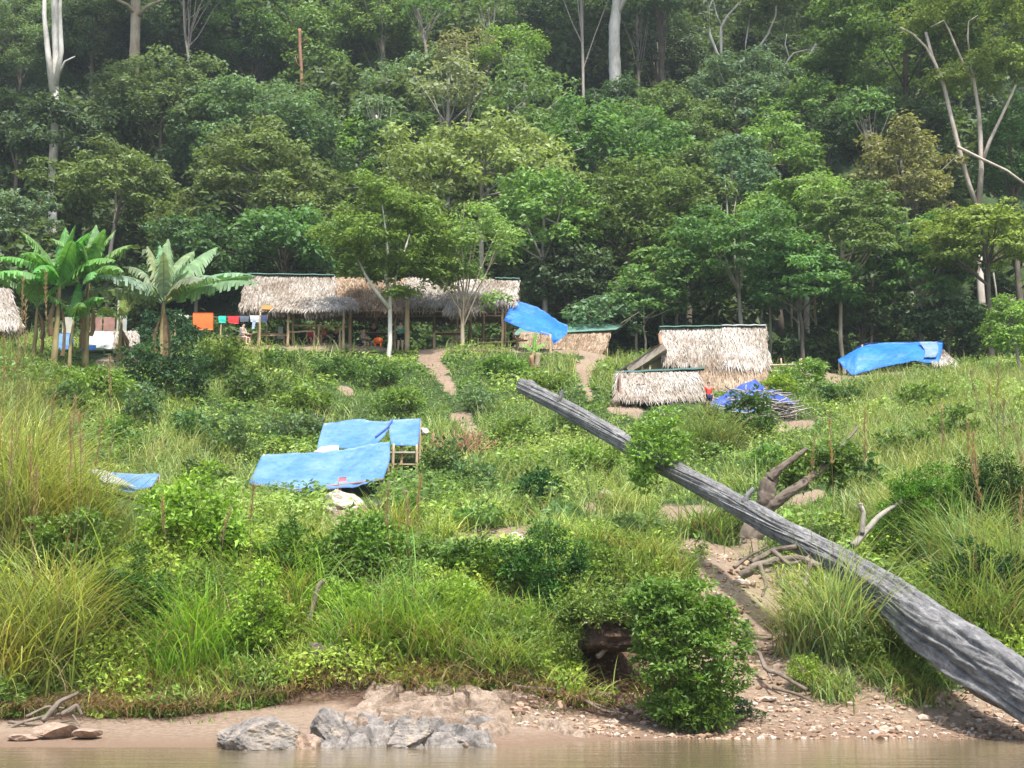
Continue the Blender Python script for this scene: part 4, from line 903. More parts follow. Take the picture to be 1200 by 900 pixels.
r_ = empty('white_post', b_, 'tall white board standing among the banana plants', 'board'); A_ = Acc(); hgt = c_[2]-b_[2]
A_.add(*box((b_[0], 68, b_[2]+hgt/2), (.34, .05, hgt))); A_.build('panel', M['sheet_pale'], r_); boxpart(r_, (b_[0]-.28, 68.02, b_[2]+hgt/2), (.08, .08, hgt), 'board', 'frame')
fabric('orange_cloth', [[at(191, 343, 66), at(200, 342, 66)], [at(193, 352, 66), at(199, 353, 66)]], 6, 6, cloth((.85, .33, .03)), 'small orange rag high among the banana leaves', 'rag', amp=.05)
# --- washing line
r_ = empty('washing_line', gpt(255, 73), 'washing line strung from the bananas to the long shelter', 'washing line')
t_ = np.linspace(0, 1, 20); a0, a1 = at(203, 369, 73), at(313, 369, 73); Pl = a0+(a1-a0)*t_[:, None]; Pl[:, 2] -= .12*4*t_*(1-t_)
Acc().add(*tube(Pl, .012, 5)).build('rope', M['board'], r_, True)
for c, rt in ((204, 366), (258, 370), (304, 366)): post(r_, c, 73.05, rt, r=.045)
LAU = [(226, 250, 366, 387, (.85, .17, .05), 'large orange-red cloth on the washing line', 'cloth'), (256, 265, 370, 378, (.05, .5, .4), 'small teal garment on the washing line', 'garment'),
       (267, 280, 370, 378, (.7, .05, .06), 'red garment on the washing line', 'garment'), (281, 292, 370, 377, (.12, .14, .18), 'dark grey garment on the washing line', 'garment'),
       (293, 304, 369, 377, (.5, .52, .56), 'pale grey shirt on the washing line', 'shirt'), (306, 313, 369, 377, (.06, .08, .16), 'dark blue garment at the shelter end of the line', 'garment'),
       (207, 213, 368, 373, (.6, .58, .5), 'small off-white cloth at the banana end of the line', 'cloth'), (215, 221, 369, 373, (.6, .55, .45), 'second small off-white cloth on the line, nearer the orange one', 'cloth')]
for i, (c0, c1, r0, r1, cc, lb, ct) in enumerate(LAU):
    fabric('hanging_'+ct, [[at(c0, r0, 72.98), at(c1, r0, 72.98)], [at(c0, (r0+r1)/2, 72.96), at(c1, (r0+r1)/2, 72.96)], [at(c0+.7, r1, 72.98), at(c1-.5, r1+(i % 3)-.5, 72.98)]], 14, 10, cloth(cc), lb, ct, amp=.035, seed=i+3, wr=2, group='laundry on the line')
fabric('hanging_trousers', [[at(296, 376, 72.9), at(300, 376, 72.9)], [at(295, 385, 72.9), at(298, 385, 72.9)]], 6, 8, cloth((.35, .42, .55)), 'pale blue trouser legs hanging below the pale grey shirt', 'trousers', amp=.03, group='laundry on the line')
fabric('hanging_towel', [[at(326, 383, 75), at(331, 383, 75)], [at(325, 397, 75), at(332, 397, 75)]], 6, 8, cloth((.5, .52, .55)), 'grey towel hanging inside the left end of the shelter', 'towel', amp=.04)
bx_ = at(313, 361, 73.4); tag(Acc().add(*box(bx_, (.55, .3, .22), .2)).build('carton', cloth((.55, .33, .12))), 'orange-brown carton tucked under the left eave', 'carton')
# --- bamboo fence
r_ = empty('bamboo_fence', gpt(922, 70), 'two-rail bamboo fence right of the thatched house', 'fence')
bar(r_, at(898, 428, 70), at(946, 427, 70), .06, 'tan_bark'); bar(r_, at(898, 436, 70), at(943, 434, 70), .06, 'tan_bark')
for c in (903, 916, 940): post(r_, c, 70.1, 420, r=.05)
# --- dead banana stump by the awning
b_ = gpt(624, 69.5); r_ = empty('stump', b_+[.25, 0, 0], 'pale brown stump below the blue awning', 'stump')
Acc().add(*tube(wob(b_+[.25, 0, -.2], b_+[.3, 0, .75], 6, .05, g), np.linspace(.16, .13, 6), 9, jit=.15, g=g)).build('stem', M['wood'], r_, True); Acc().add(*tube(wob(b_+[0, .1, -.2], b_+[-.1, .1, .6], 6, .05, g), np.linspace(.12, .1, 6), 9, jit=.15, g=g)).build('side_stem', M['red_bark'], r_, True)
# ---------------------------------------------------------------- people
def skin_mesh(name, V, E, R, m, lv=1, parent=None):
    me = bpy.data.meshes.new(name); me.from_pydata([tuple(v) for v in V], E, []); o = bpy.data.objects.new(name, me); COL.objects.link(o)
    sk = o.modifiers.new('s', 'SKIN'); sk.use_smooth_shade = True; sv = me.skin_vertices[0].data
    for i, r in enumerate(R): sv[i].radius = (r, r) if np.ndim(r) == 0 else r
    sv[0].use_root = True
    sb = o.modifiers.new('u', 'SUBSURF'); sb.levels = lv; sb.render_levels = lv
    dg = bpy.context.evaluated_depsgraph_get(); em = bpy.data.meshes.new_from_object(o.evaluated_get(dg)); em.name = name
    COL.objects.unlink(o); bpy.data.objects.remove(o); em.materials.clear(); em.materials.append(m)
    n = bpy.data.objects.new(name, em); COL.objects.link(n)
    if parent: n.parent = parent
    return n
def person(loc, rz, pose, label, shirt, shorts, skin='skin', arms='down', group='people in the camp', sc=1., lean=.0, hair='hair'):
    sit = pose == 'sit'; hz = .46 if sit else .93; ly = -lean   # faces -Y
    J = {}; J['pel'] = (0, 0, hz); J['waist'] = (0, ly*.4, hz+.2); J['chest'] = (0, ly*.8, hz+.4); J['neck'] = (0, ly*1.1-.01, hz+.55); J['head1'] = (0, ly*1.25-.02, hz+.64); J['head2'] = (0, ly*1.3-.035, hz+.74)
    J['nose'] = (0, ly*1.3-.115, hz+.68)
    R = dict(pel=(.15, .12), waist=(.125, .1), chest=(.15, .11), neck=.055, head1=(.07, .085), head2=(.085, .1), nose=.012)
    E = [('pel', 'waist'), ('waist', 'chest'), ('chest', 'neck'), ('neck', 'head1'), ('head1', 'head2'), ('head1', 'nose')]
    for s, n in ((-1, 'l'), (1, 'r')):
        sh = (s*.18, ly*.95, hz+.48)
        if arms == 'down': el = (s*.24, ly*.9+.03, hz+.2); wr_ = (s*.24, ly*.8-.08, hz-.04)
        elif arms == 'hips': el = (s*.36, ly*.9+.06, hz+.26); wr_ = (s*.17, ly*.8-.04, hz+.08)
        elif arms == 'fwd': el = (s*.22, ly-.12, hz+.22); wr_ = (s*.16, ly-.38, hz+.18)
        else: el = (s*.3, ly-.05, hz+.28); wr_ = ((.42, ly-.2, hz+.3) if s > 0 else (-.2, ly-.3, hz+.05))
        d = nrm(np.array(wr_)-np.array(el)); hd = np.array(wr_)+d*.08
        J['sh'+n] = sh; J['el'+n] = el; J['wr'+n] = wr_; J['hd'+n] = tuple(hd); R['sh'+n] = .06; R['el'+n] = .042; R['wr'+n] = .028; R['hd'+n] = (.035, .02)
        E += [('chest', 'sh'+n), ('sh'+n, 'el'+n), ('el'+n, 'wr'+n), ('wr'+n, 'hd'+n)]
        sd_ = nrm(np.cross(d, [0, 1, .2]))
        for f, (o_, L) in enumerate(((-.03, .07), (-.01, .08), (.012, .075), (.03, .06))):
            k = 'f%d%s' % (f, n); J[k] = tuple(hd+sd_*o_+d*L); R[k] = .009; E.append(('hd'+n, k))
        k = 'th'+n; J[k] = tuple(np.array(wr_)+d*.05+sd_*(-.05)); R[k] = .011; E.append(('wr'+n, k))
        J['hip'+n] = (s*.1, 0, hz-.03); R['hip'+n] = .09
        if sit: kn = (s*.14, -.42, hz-.0); an = (s*.13, -.4, .08)
        else: kn = (s*.11, -.02, .5); an = (s*.12, .02, .08)
        J['kn'+n] = kn; J['an'+n] = an; J['to'+n] = (an[0], an[1]-.17, .035); R['kn'+n] = .06; R['an'+n] = .038; R['to'+n] = (.04, .025)
        E += [('pel', 'hip'+n), ('hip'+n, 'kn'+n), ('kn'+n, 'an'+n), ('an'+n, 'to'+n)]
    def sub(keys, grow, over={}):
        ks = list(keys); V = [over.get(k, J[k]) for k in ks]; e = [(ks.index(a_), ks.index(b2)) for a_, b2 in E if a_ in ks and b2 in ks]
        rr = [tuple(q*grow for q in R[k]) if np.ndim(R[k]) else R[k]*grow for k in ks]; return V, e, rr
    b = skin_mesh('person', *sub(J.keys(), 1.), M[skin], 2)
    tag(b, label, 'person', group); b.location = tuple(loc); b.rotation_euler = (0, 0, rz); b.scale = (sc,)*3
    mid = {'el'+n: tuple((np.array(J['sh'+n])*.45+np.array(J['el'+n])*.55)) for n in 'lr'}
    if shirt: skin_mesh('shirt', *sub(['chest', 'waist', 'pel', 'shl', 'shr', 'ell', 'elr'], 1.17, {**mid, 'pel': (0, 0, hz+.03)}), cloth(shirt), 2, b)
    if shorts:
        km = {'kn'+n: tuple((np.array(J['hip'+n])*.25+np.array(J['kn'+n])*.75)) for n in 'lr'}
        skin_mesh('shorts', *sub(['pel', 'hipl', 'hipr', 'knl', 'knr'], 1.22, km), cloth(shorts), 2, b)
    hh = np.array(J['head2']); skin_mesh('hair', [hh+[0, .03, -.07], hh+[0, .02, .02], hh+[0, -.03, .05]], [(0, 1), (1, 2)], [(.085, .06), (.095, .085), (.07, .06)], M[hair], 2, b)
    return b
def pp(c, Y, dz=0): p = gpt(c, Y); p[2] += dz; return p
person(pp(423, 75.2), .9, 'sit', 'seated person in a grey sleeveless top at the shelter table', (.16, .18, .19), (.03, .03, .04), 'skin_pale', 'fwd', lean=.12)
person(pp(437, 76.5, .1), .2, 'stand', 'person in a dark vest with bare shoulders, hands on hips', (.03, .035, .05), (.04, .05, .1), 'skin_pale', 'hips')
person(pp(469, 74.6), 2.9, 'stand', 'person in a green shirt and black shorts leaning toward the thick post', (.04, .33, .22), (.01, .012, .015), 'skin_pale', 'reach')
person(pp(537, 76, .1), -.4, 'sit', 'person in a white shirt sitting behind the low dark table', (.65, .66, .68), (.1, .1, .12), 'skin_pale', 'reach')
person(pp(393, 75.4), .3, 'sit', 'seated person in dark blue clothes behind the bamboo rail', (.02, .03, .08), (.02, .02, .04), 'skin', 'fwd')
person(pp(364, 75), .5, 'sit', 'seated person in a magenta-red shirt left of the bamboo rail posts', (.55, .03, .1), (.05, .03, .05), 'skin', 'down')
person(pp(380, 75), -.6, 'sit', 'seated person in a dark red shirt between the bamboo rail posts', (.4, .04, .04), (.04, .03, .05), 'skin', 'fwd', lean=.1)
person(pp(283, 73.5), 1.1, 'sit', 'person in a pale shirt sitting under the red and grey laundry', (.6, .55, .52), (.45, .3, .26), 'skin_pale', 'fwd', lean=.05)
person(pp(139, 64.5, -.1), .6, 'stand', 'child in a yellowish top before the low store', (.5, .42, .15), (.2, .18, .1), 'skin', 'down', sc=.68)
person(pp(598, 75.5), 1.2, 'sit', 'person in black sitting in shade under the blue awning', (.015, .015, .02), (.015, .015, .02), 'skin', 'fwd', lean=.15)
person(pp(831, 58.6, -.1), .3, 'stand', 'person in a red top half hidden beside the front hut', (.7, .06, .04), (.03, .04, .1), 'skin', 'down', sc=.75)
for c, lb in ((423, 'grey-topped'), (393, 'dark-blue-clothed'), (364, 'magenta-shirted'), (380, 'dark-red-shirted'), (537, 'white-shirted'), (598, 'black-clothed'), (283, 'pale-shirted')):
    Yc = {423: 75.2, 393: 75.4, 364: 75, 380: 75, 537: 76, 598: 75.5, 283: 73.5}[c]; b_ = pp(c, Yc, .1 if c == 537 else 0)
    r_ = empty('stool', b_, 'wooden stool under the '+lb+' person', 'stool', 'stools in the shelter')
    boxpart(r_, (b_[0], b_[1]+.02, b_[2]+.34), (.36, .3, .04), 'wood', 'seat')
    for sx in (-1, 1):
        for sy in (-1, 1): boxpart(r_, (b_[0]+sx*.14, b_[1]+.02+sy*.11, b_[2]+.15), (.04, .04, .38), 'wood', 'leg')
p = pp(443, 74.7); A_ = Acc(); V, F_ = tube(p+np.array([[0, 0, .25], [0, 0, .3], [0, 0, .45], [0, 0, .55], [0, 0, .58]]), [.1, .24, .28, .22, .1], 12, jit=.05, g=g); A_.add(V, F_); A_.add(*box(p+[-.15, 0, .12], (.05, .3, .28))); A_.add(*box(p+[.15, 0, .12], (.05, .3, .28)))
tag(A_.build('bundle', cloth((.8, .16, .03)), None, True), 'orange-red bundle on a stool right of the dark-vested person', 'bundle')
# ---------------------------------------------------------------- rocks
M['rock_tan'] = rockmat('tan_rock', [(.3, (.16, .13, .11)), (.5, (.34, .29, .25)), (.75, (.5, .44, .38))])
M['earth'] = rockmat('brown_earth', [(.3, (.05, .032, .022)), (.5, (.12, .08, .055)), (.75, (.26, .18, .13))])  # earth brown, deepened to put the hollow's shade into the ledge
def ico(sub):
    import bmesh
    bm = bmesh.new(); bmesh.ops.create_icosphere(bm, subdivisions=sub, radius=1); V = np.array([v.co[:] for v in bm.verts]); Fc = np.array([[v.index for v in f.verts] for f in bm.faces]); bm.free(); return V, Fc
ICO = {k: ico(k) for k in (1, 2, 4, 5)}
def rock_v(seed, size, sub=4, cuts=16, rough=.04, rz=0, layer=0, boxy=0):
    g = np.random.default_rng(seed); V, Fc = ICO[sub]; V = V.copy()
    if boxy: V = np.sign(V)*np.abs(V)**.35; cuts = 4
    for n in rdir(g, cuts):
        d = g.uniform(.5, .85); t = np.maximum(0, V @ n-d); V -= t[:, None]*n
    V += nrm(V)*((fbm(V[:, 0]*3+seed, V[:, 1]*3+V[:, 2]*2.3, seed, 5)-.5)*2*rough*2.5)[:, None]
    if layer: 
        q = V @ nrm(np.array([.5, .2, .85])); V += nrm(V)*(layer*.5*(np.abs(((q*(5+seed % 4)+fbm(V[:, 0]*2, V[:, 1]*2, seed)*1.5) % 1)-.5)-.25))[:, None]
    V = V*np.array(size); co, si = math.cos(rz), math.sin(rz)
    return np.stack([V[:, 0]*co-V[:, 1]*si, V[:, 0]*si+V[:, 1]*co, V[:, 2]], 1), Fc
def rock(c, Y, size, label, mt='rock_grey', seed=1, rz=0, dz=0, layer=0, name='boulder', group=None, cuts=12, rough=.06, tilt=0, boxy=0):
    b_ = gpt(c, Y); V, Fc = rock_v(seed, size, 5 if max(size) > .35 else 4, cuts, rough, rz, layer, boxy)
    if tilt: co, si = math.cos(tilt), math.sin(tilt); V = np.stack([V[:, 0]*co-V[:, 2]*si, V[:, 1], V[:, 0]*si+V[:, 2]*co], 1)
    o = link(name, mesh(name, V, [Fc], np.full(len(Fc), .5), False), M[mt]); o.location = (b_[0], b_[1], b_[2]+dz); return tag(o, label, 'rock', group)
G1 = 'rocks along the shore'
rock(300, 22.6, (.86, .6, .46), 'large grey boulder at the water, biggest of the shore', seed=3, layer=.1, group=G1, dz=.1)
rock(388, 23.1, (.36, .4, .4), 'pointed grey boulder just right of the largest one', seed=8, layer=.1, group=G1, dz=.15, tilt=-.2)
rock(362, 22.6, (.24, .3, .3), 'brownish boulder wedged against the largest one', 'rock_pink', seed=18, group=G1, dz=.05)

rock(474, 22.9, (.46, .34, .32), 'long ridged grey rock in the middle of the cluster', seed=14, layer=.12, group=G1, dz=.12, tilt=.3)

rock(541, 22.9, (.22, .22, .13), 'smallest grey rock at the right end of the cluster', seed=25, layer=.1, group=G1, dz=.05)
def ledge_mat(t, out):
    n = noise(t, 2.4, 8, .7, dist=.6); n2 = noise(t, 16, 6, .75); r = attr(t)
    c = ramp(t, n, [(.3, (.16, .12, .09)), (.5, (.32, .25, .19)), (.72, (.46, .38, .31))])
    gx = ramp(t, n, [(.35, (.12, .115, .11)), (.6, (.34, .315, .29))])
    c = mix(t, ramp(t, r, [(.45, (0, 0, 0)), (.6, (1, 1, 1))]), c, gx); c = mix(t, .6, c, ramp(t, n2, [(.3, (.15, .14, .13)), (.7, (.75, .7, .65))]), 'OVERLAY')
    princ(t, out, c, .85, .2, bump(t, n2, 1., .05))
M['ledge'] = mat('ledge_rock', ledge_mat)
def ledge(name, c0, c1, y0, y1, cell, amp, label, seed, shift=0, grey=.35, n=300, m_=180):
    g = np.random.default_rng(seed); xa = (c0-600)/F*y0; xb = (c1-600)/F*y1; U, W_ = np.meshgrid(np.linspace(0, 1, n), np.linspace(0, 1, m_))
    x = xa+(xb-xa)*U+shift*(W_-.5); y = y0+(y1-y0)*W_; px = x*.62+y*.5; py = -x*.5+y*.95            # blocks elongated up the shore
    k = int((xb-xa+2)*(y1-y0+2)/cell**2*1.3)+10; S = np.stack([g.uniform(px.min()-.3, px.max()+.3, k), g.uniform(py.min()-.3, py.max()+.3, k)], 1)
    wx = px+(fbm(x*2, y*2, seed)-.5)*.25; wy = py+(fbm(x*2+9, y*2, seed)-.5)*.25
    d = np.hypot(wx[..., None]-S[:, 0], (wy[..., None]-S[:, 1])*.75); o_ = np.argsort(d, -1)[..., :2]; d1 = np.take_along_axis(d, o_[..., :1], -1)[..., 0]; d2 = np.take_along_axis(d, o_[..., 1:], -1)[..., 0]; id_ = o_[..., 0]
    h = g.uniform(.2, 1, k)**1.1; gx = g.uniform(-.1, .8, k); gy = g.uniform(-.3, .3, k)
    z = h[id_]*amp+((wx-S[id_, 0])*gx[id_]+(wy-S[id_, 1])*gy[id_])*.42
    z = z-np.clip(.07-(d2-d1), 0, .07)*2.2 + (fbm(x*4, y*4, seed+2, 5)-.5)*.09+(fbm(x*13, y*13, seed+5, 4)-.5)*.06
    e = np.minimum(np.minimum(U, 1-U)*(xb-xa), np.minimum(W_*1.1, 1-W_)*(y1-y0)); e = np.clip((e+(fbm(x*1.5, y*1.5, seed+9)-.5)*.7)/.3, 0, 1)
    zz = np.maximum(base_z(x, y), -.1)-.25+(z+.25)*e**.7; V = np.stack([x, y, zz], -1).reshape(-1, 3)
    i, j = np.meshgrid(np.arange(n-1), np.arange(m_-1)); b = (j*n+i).ravel(); q = np.stack([b, b+1, b+n+1, b+n], 1)
    rr = (grey+.35*g.uniform(-1, 1, k)[id_]+.45*np.clip((24.3-y)/1.2, -1, 1)).ravel()[b]
    o = link(name, mesh(name, V, [q], np.clip(rr, 0, 1)), M['ledge']); return tag(o, label, 'rock', 'rock ledges on the shore')
ledge('rock_ledge', 405, 612, 24.1, 27.0, .5, .2, 'broad cracked tan rock ledge sloping down from the bank', 4, .5, .3)
ledge('rock_ledge', 352, 598, 22.5, 24.3, .4, .27, 'jagged grey rock shelf at the waterline right of the largest boulder', 6, 0, .45)
ledge('rock_ledge', 585, 705, 24.2, 25.6, .3, .14, 'low rubbly rock shelf below the bare roots', 8, 0, .2, 140, 60)
rock(66, 23.6, (.4, .3, .13), 'flat white-topped slab at the far left shore', 'rock_pink', 61, .1, .12, 0, 'slab', 'slabs at the left shore', 8, .03)
rock(102, 23.5, (.24, .22, .08), 'small pinkish slab right of the white-topped one', 'rock_pink', 62, .3, .1, 0, 'slab', 'slabs at the left shore', 8, .03)
rock(28, 23.4, (.25, .2, .07), 'low slab at the left edge of the shore', 'rock_pink', 63, .3, .05, 0, 'slab', 'slabs at the left shore', 8, .03)
rock(402, 42.2, (.62, .5, .42), 'large whitish boulder below the light blue shelter', 'rock_white', 81, .2, .15, name='white_boulder')
rock(384, 41.6, (.4, .35, .24), 'yellowish boulder left of the large whitish one', 'rock_white', 82, .9, .06, name='white_boulder')
rock(447, 41.5, (.2, .2, .2), 'small white stone in grass right of the whitish boulder', 'rock_white', 84, .1, .1, name='white_boulder')
rock(603, 34.3, (.45, .3, .3), 'bright white rock on the bank edge, centre', 'rock_white', 83, .2, .15, name='white_boulder')
rock(711, 43, (.5, .35, .25), 'reddish-tan rock in the grass below the log tip', 'rock_pink', 85, .2, .15, name='tan_rock')
rock(497, 50.5, (.2, .2, .16), 'small white sack-like stone by the paler blue shelter', 'rock_white', 86, 0, 1.2, name='white_stone')
rock(338, 29.4, (.26, .24, .42), 'dark grey slab standing in the bank foliage', 'rock_dark', 91, .2, .1, cuts=6)
rock(730, 29.6, (1.0, 2.15, .3), 'overhanging brown earth ledge above the dark hollow', 'earth', 93, .05, .98, 0, 'earth_ledge', boxy=1)
for i, c in enumerate((536, 556, 574, 590, 622)):
    rock(c, 34.8+.1*i, (.2, .18, .12), ['leftmost', 'second', 'third', 'fourth', 'rightmost'][i]+' of five pale stones lining the bank edge', 'rock_white', 100+i, i, .1, name='pale_stone', group='pale stones on the bank edge')
g = np.random.default_rng(9)
# scree and pebbles
A_ = Acc(); n = 0
while n < 4200:
    c = g.uniform(600, 1240); Y = g.uniform(24.6, 35.5); p = gpt(c, Y) if False else None
    z = float(base_z((c-600)/F*Y, Y)); x = (c-600)/F*(Y*cp+(z-H0)*sp_); z = float(ground(x, Y)); s_ = float(soil(np.array([x]), np.array([Y]), np.array([z]))[0])
    if g.uniform() > s_: n += .2; continue
    s = .012+.05*g.uniform()**2; s *= (2.2 if g.uniform() < .05 else 1)*(1+1.2*(float(fbm(x*1.2, Y*1.5, 5))-.4))
    V, Fc = ICO[1]; V = V*(1+g.uniform(-.25, .25, (len(V), 1)))*np.array([s*g.uniform(.8, 1.8), s, s*g.uniform(.4, .8)])
    a_ = g.uniform(0, 6.28); V = np.stack([V[:, 0]*math.cos(a_)-V[:, 1]*math.sin(a_), V[:, 0]*math.sin(a_)+V[:, 1]*math.cos(a_), V[:, 2]], 1)+[x, Y, z+s*.2]
    A_.add(V, [Fc], g.uniform()); n += 1
def peb(t, out):
    c = ramp(t, attr(t), [(0, (.16, .1, .07)), (.4, (.36, .24, .16)), (.75, (.4, .31, .24)), (1, (.5, .44, .38))]); princ(t, out, c, .85, .2)
M['pebble'] = mat('pebble', peb)
tag(A_.build('scree_stones', M['pebble']), 'loose reddish stones covering the scree and the shore', 'scree', kind='stuff')

# ---------------------------------------------------------------- fallen log
pts = [(612, 452, 39.5), (640, 467, 38.6), (690, 494, 37), (740, 523, 35.6), (790, 551, 34.3), (830, 573, 33.2), (870, 595, 32.2), (910, 619, 31.4), (950, 640, 30.6), (1000, 668, 29.6), (1050, 704, 28.3), (1100, 747, 26.8), (1150, 781, 25.4), (1200, 812, 24.2), (1260, 856, 22.8)]
wid = [17, 19, 21, 22, 23, 24, 25, 27, 30, 35, 50, 68, 73, 68, 66]
P = np.array([at(*q) for q in pts]); Rr = np.array([w_/2/ppm(q[2], 4) for w_, q in zip(wid, pts)])
tt = np.linspace(0, len(P)-1, 340); Pi = np.stack([np.interp(tt, range(len(P)), P[:, k]) for k in range(3)], 1); Ri = np.interp(tt, range(len(P)), Rr)
for _ in range(20): Pi[1:-1] = (Pi[:-2]+2*Pi[1:-1]+Pi[2:])/4; Ri[1:-1] = (Ri[:-2]+2*Ri[1:-1]+Ri[2:])/4
CR = [(-.9, .02, .3, .5), (-.3, .1, .42, -.4), (.4, .05, .25, .3), (.2, .3, .6, .4), (-.6, .35, .7, .3), (-1.2, .5, .8, -.3), (.1, .62, .86, -.3), (-.5, .72, .97, .4), (-1.1, .8, 1, .3), (.7, .35, .55, .3), (-.1, .8, 1, .35), (.9, .1, .4, -.2)]
KN = [(-.5, .2, .25), (.1, .37, .22), (-1., .47, .25), (-.2, .58, .18), (-.8, .76, .12)]
def lp(a, t):
    f = np.clip((t-.6)/.2, 0, 1)
    r = 1+.07*(vnoise(np.cos(a)*3.5+5, np.sin(a)*3.5+t*7, 4)-.5)*2+.09*(vnoise(np.cos(a)*8+50, np.sin(a)*8+t*34, 6)-.5)*2*(1-.5*f)
    r = r + .04*(vnoise(np.cos(a)*18+50, np.sin(a)*18+t*80, 9)-.5)*2
    k = ((a-math.radians(22)+math.pi*3) % (2*math.pi))-math.pi
    for a0, t0, t1, wv in CR:
        kk = ((a-a0-wv*np.sin(t*23+a0*5)*.35-wv*(t-t0)*3+math.pi*3) % (2*math.pi))-math.pi
        r = r - .13*np.exp(-(kk/.055)**2)*np.clip((t-t0)/.02, 0, 1)*np.clip((t1-t)/.02, 0, 1)
    for a0, t0, s_ in KN:
        kk = ((a-a0+math.pi*3) % (2*math.pi))-math.pi; q2 = (kk/.32)**2+((t-t0)/.012)**2
        r = r + s_*np.exp(-q2)-s_*.8*np.exp(-q2*6)
    return r*(1-.16*f*np.cos(2*(a-.6))) + f*.2*np.exp(-(k/.22)**2) - f*.38*np.exp(-((k-.66)/.42)**2)
r_ = empty('fallen_log', P[7], 'huge grey weathered log leaning across the bank down to the water', 'log')
lo_ = Acc().add(*tube(Pi, Ri, 180, prof=lp)).build('trunk', M['log'], r_, True)
a_ = np.tile(np.linspace(0, 2*math.pi, 180, endpoint=False), 340); l_ = np.repeat(np.linspace(0, 20, 340), 180); rr_ = np.repeat(Ri, 180)
gv = np.stack([np.cos(a_)*rr_*20, np.sin(a_)*rr_*20, l_*3.2], 1); gv = np.concatenate([gv, gv[:1]*0, gv[-1:]*0+[[0, 0, 22]]])
ga = lo_.data.attributes.new('grain', 'FLOAT_VECTOR', 'POINT'); ga.data.foreach_set('vector', gv.astype(np.float32).ravel())
tip = at(620, 449, 39.3); V, Fc = rock_v(5, (.2, .2, .18), 4, 6); Acc().add(V+tip+np.array([0, 0, -.08]), [Fc]).build('broken_tip', M['log'], r_)
for (c, r, Y, dx, dz, L, r0) in ((655, 470, 37.9, .1, .3, .4, .07), (872, 588, 32.0, .25, .35, .35, .08)):
    s_ = at(c, r, Y); Acc().add(*tube(wob(s_, s_+np.array([dx, -.05, dz])*L/.4, 6, .03, g), np.linspace(r0, r0*.55, 6), 10, jit=.2, g=g)).build('limb_stub', M['log'], bpy.data.objects['fallen_log'])
for k in range(9):
    s_ = at(612+g.uniform(-2, 8), 452+g.uniform(-9, 9), 39.4); Acc().add(*tube([s_+[.25, -.1, -.12], s_+[-.02, -.02, .02], s_+[-.12*g.uniform(.4, 1.2), 0, .08*g.uniform(.2, 1.2)]], [.07, .05, .008], 6, jit=.25, g=g)).build('splinter', M['log'], bpy.data.objects['fallen_log'])
def dead_limbs(name, base, label, segs, m='drift', cat='driftwood', parentmat=None):
    r_ = empty(name, base, label, cat); q0 = .6 if name in ('driftwood_pile', 'dead_branch') else .85 if name == 'broken_stump' else 1
    for i, (nm, pts_, r0, r1) in enumerate(segs):
        r0 *= q0; r1 *= q0
        Pq = np.array([at(*q) for q in pts_]); t_ = np.linspace(0, len(Pq)-1, len(Pq)*9); Pq = np.stack([np.interp(t_, range(len(Pq)), Pq[:, k]) for k in range(3)], 1)
        w0 = g.normal(0, 1, (len(t_), 3))
        for _ in range(4): w0[1:-1] = (w0[:-2]+2*w0[1:-1]+w0[2:])/4; Pq[1:-1] = (Pq[:-2]+2*Pq[1:-1]+Pq[2:])/4
        Pq += w0*r0*.12; sd0 = int(g.integers(99))
        Acc().add(*tube(Pq, np.linspace(r0, r1, len(Pq)), 28, prof=lambda a, t: 1+.22*(vnoise(np.cos(a)*2.6+9, np.sin(a)*2.6+t*4, sd0)-.5)+.28*(vnoise(np.cos(a)*7+9, np.sin(a)*7+t*14, sd0+1)-.5))).build(nm, M[m], r_, True)
    return r_
dead_limbs('broken_stump', gpt(900, 34), 'broken dead stump with two grey limbs behind the log', [('stump_trunk', [(878, 632, 34.2), (890, 608, 34.1), (898, 585, 34), (902, 568, 34), (906, 552, 34)], .34, .17), ('limb', [(888, 606, 34), (905, 592, 33.9), (925, 577, 33.9), (948, 562, 34.1), (972, 545, 34.4)], .19, .08), ('limb', [(903, 562, 33.9), (915, 548, 33.8), (930, 537, 33.8), (946, 526, 33.8)], .12, .06), ('twig', [(948, 562, 34.1), (968, 540, 34.4), (990, 520, 34.8), (1006, 500, 35)], .05, .035)])
dead_limbs('dead_branch', gpt(1040, 33), 'grey dead branch poking through grass behind the log', [('limb', [(1000, 640, 32.5), (1030, 605, 33), (1060, 585, 33.4)], .13, .06), ('limb', [(1010, 625, 32.6), (1012, 600, 32.6), (1008, 590, 32.6)], .1, .07)], 'grey_bark')
dead_limbs('root_mass', gpt(905, 31), 'dark tangled root mass under the middle of the log', [('root', [(868, 676, 30.2), (885, 664, 30.1), (905, 658, 30.3), (935, 654, 30.2), (965, 664, 30)], .1, .07), ('root', [(880, 660, 30.4), (905, 645, 30.6), (940, 640, 30.6), (950, 640, 30.6)], .06, .05), ('root', [(890, 662, 30), (898, 685, 29.8), (893, 700, 29.7)], .06, .02), ('root', [(950, 660, 30), (942, 690, 29.7), (930, 708, 29.5)], .05, .02), ('root', [(870, 665, 30.2), (885, 672, 30.1), (905, 668, 30.1)], .05, .03), ('root', [(905, 645, 30.4), (925, 662, 30), (945, 655, 30.2), (960, 640, 30.4)], .05, .02), ('root', [(860, 665, 30.4), (880, 650, 30.5), (900, 640, 30.6)], .045, .02)])
dead_limbs('fallen_branch', gpt(905, 28), 'dark crooked branch lying on the scree', [('limb', [(872, 764, 28.3), (890, 765, 28.1), (897, 785, 27.6), (915, 790, 27.4), (930, 800, 27.2), (945, 808, 27.)], .045, .03), ('limb', [(905, 806, 27), (930, 812, 26.8), (953, 822, 26.6)], .035, .02), ('limb', [(895, 775, 27.9), (905, 800, 27.3)], .03, .015)])
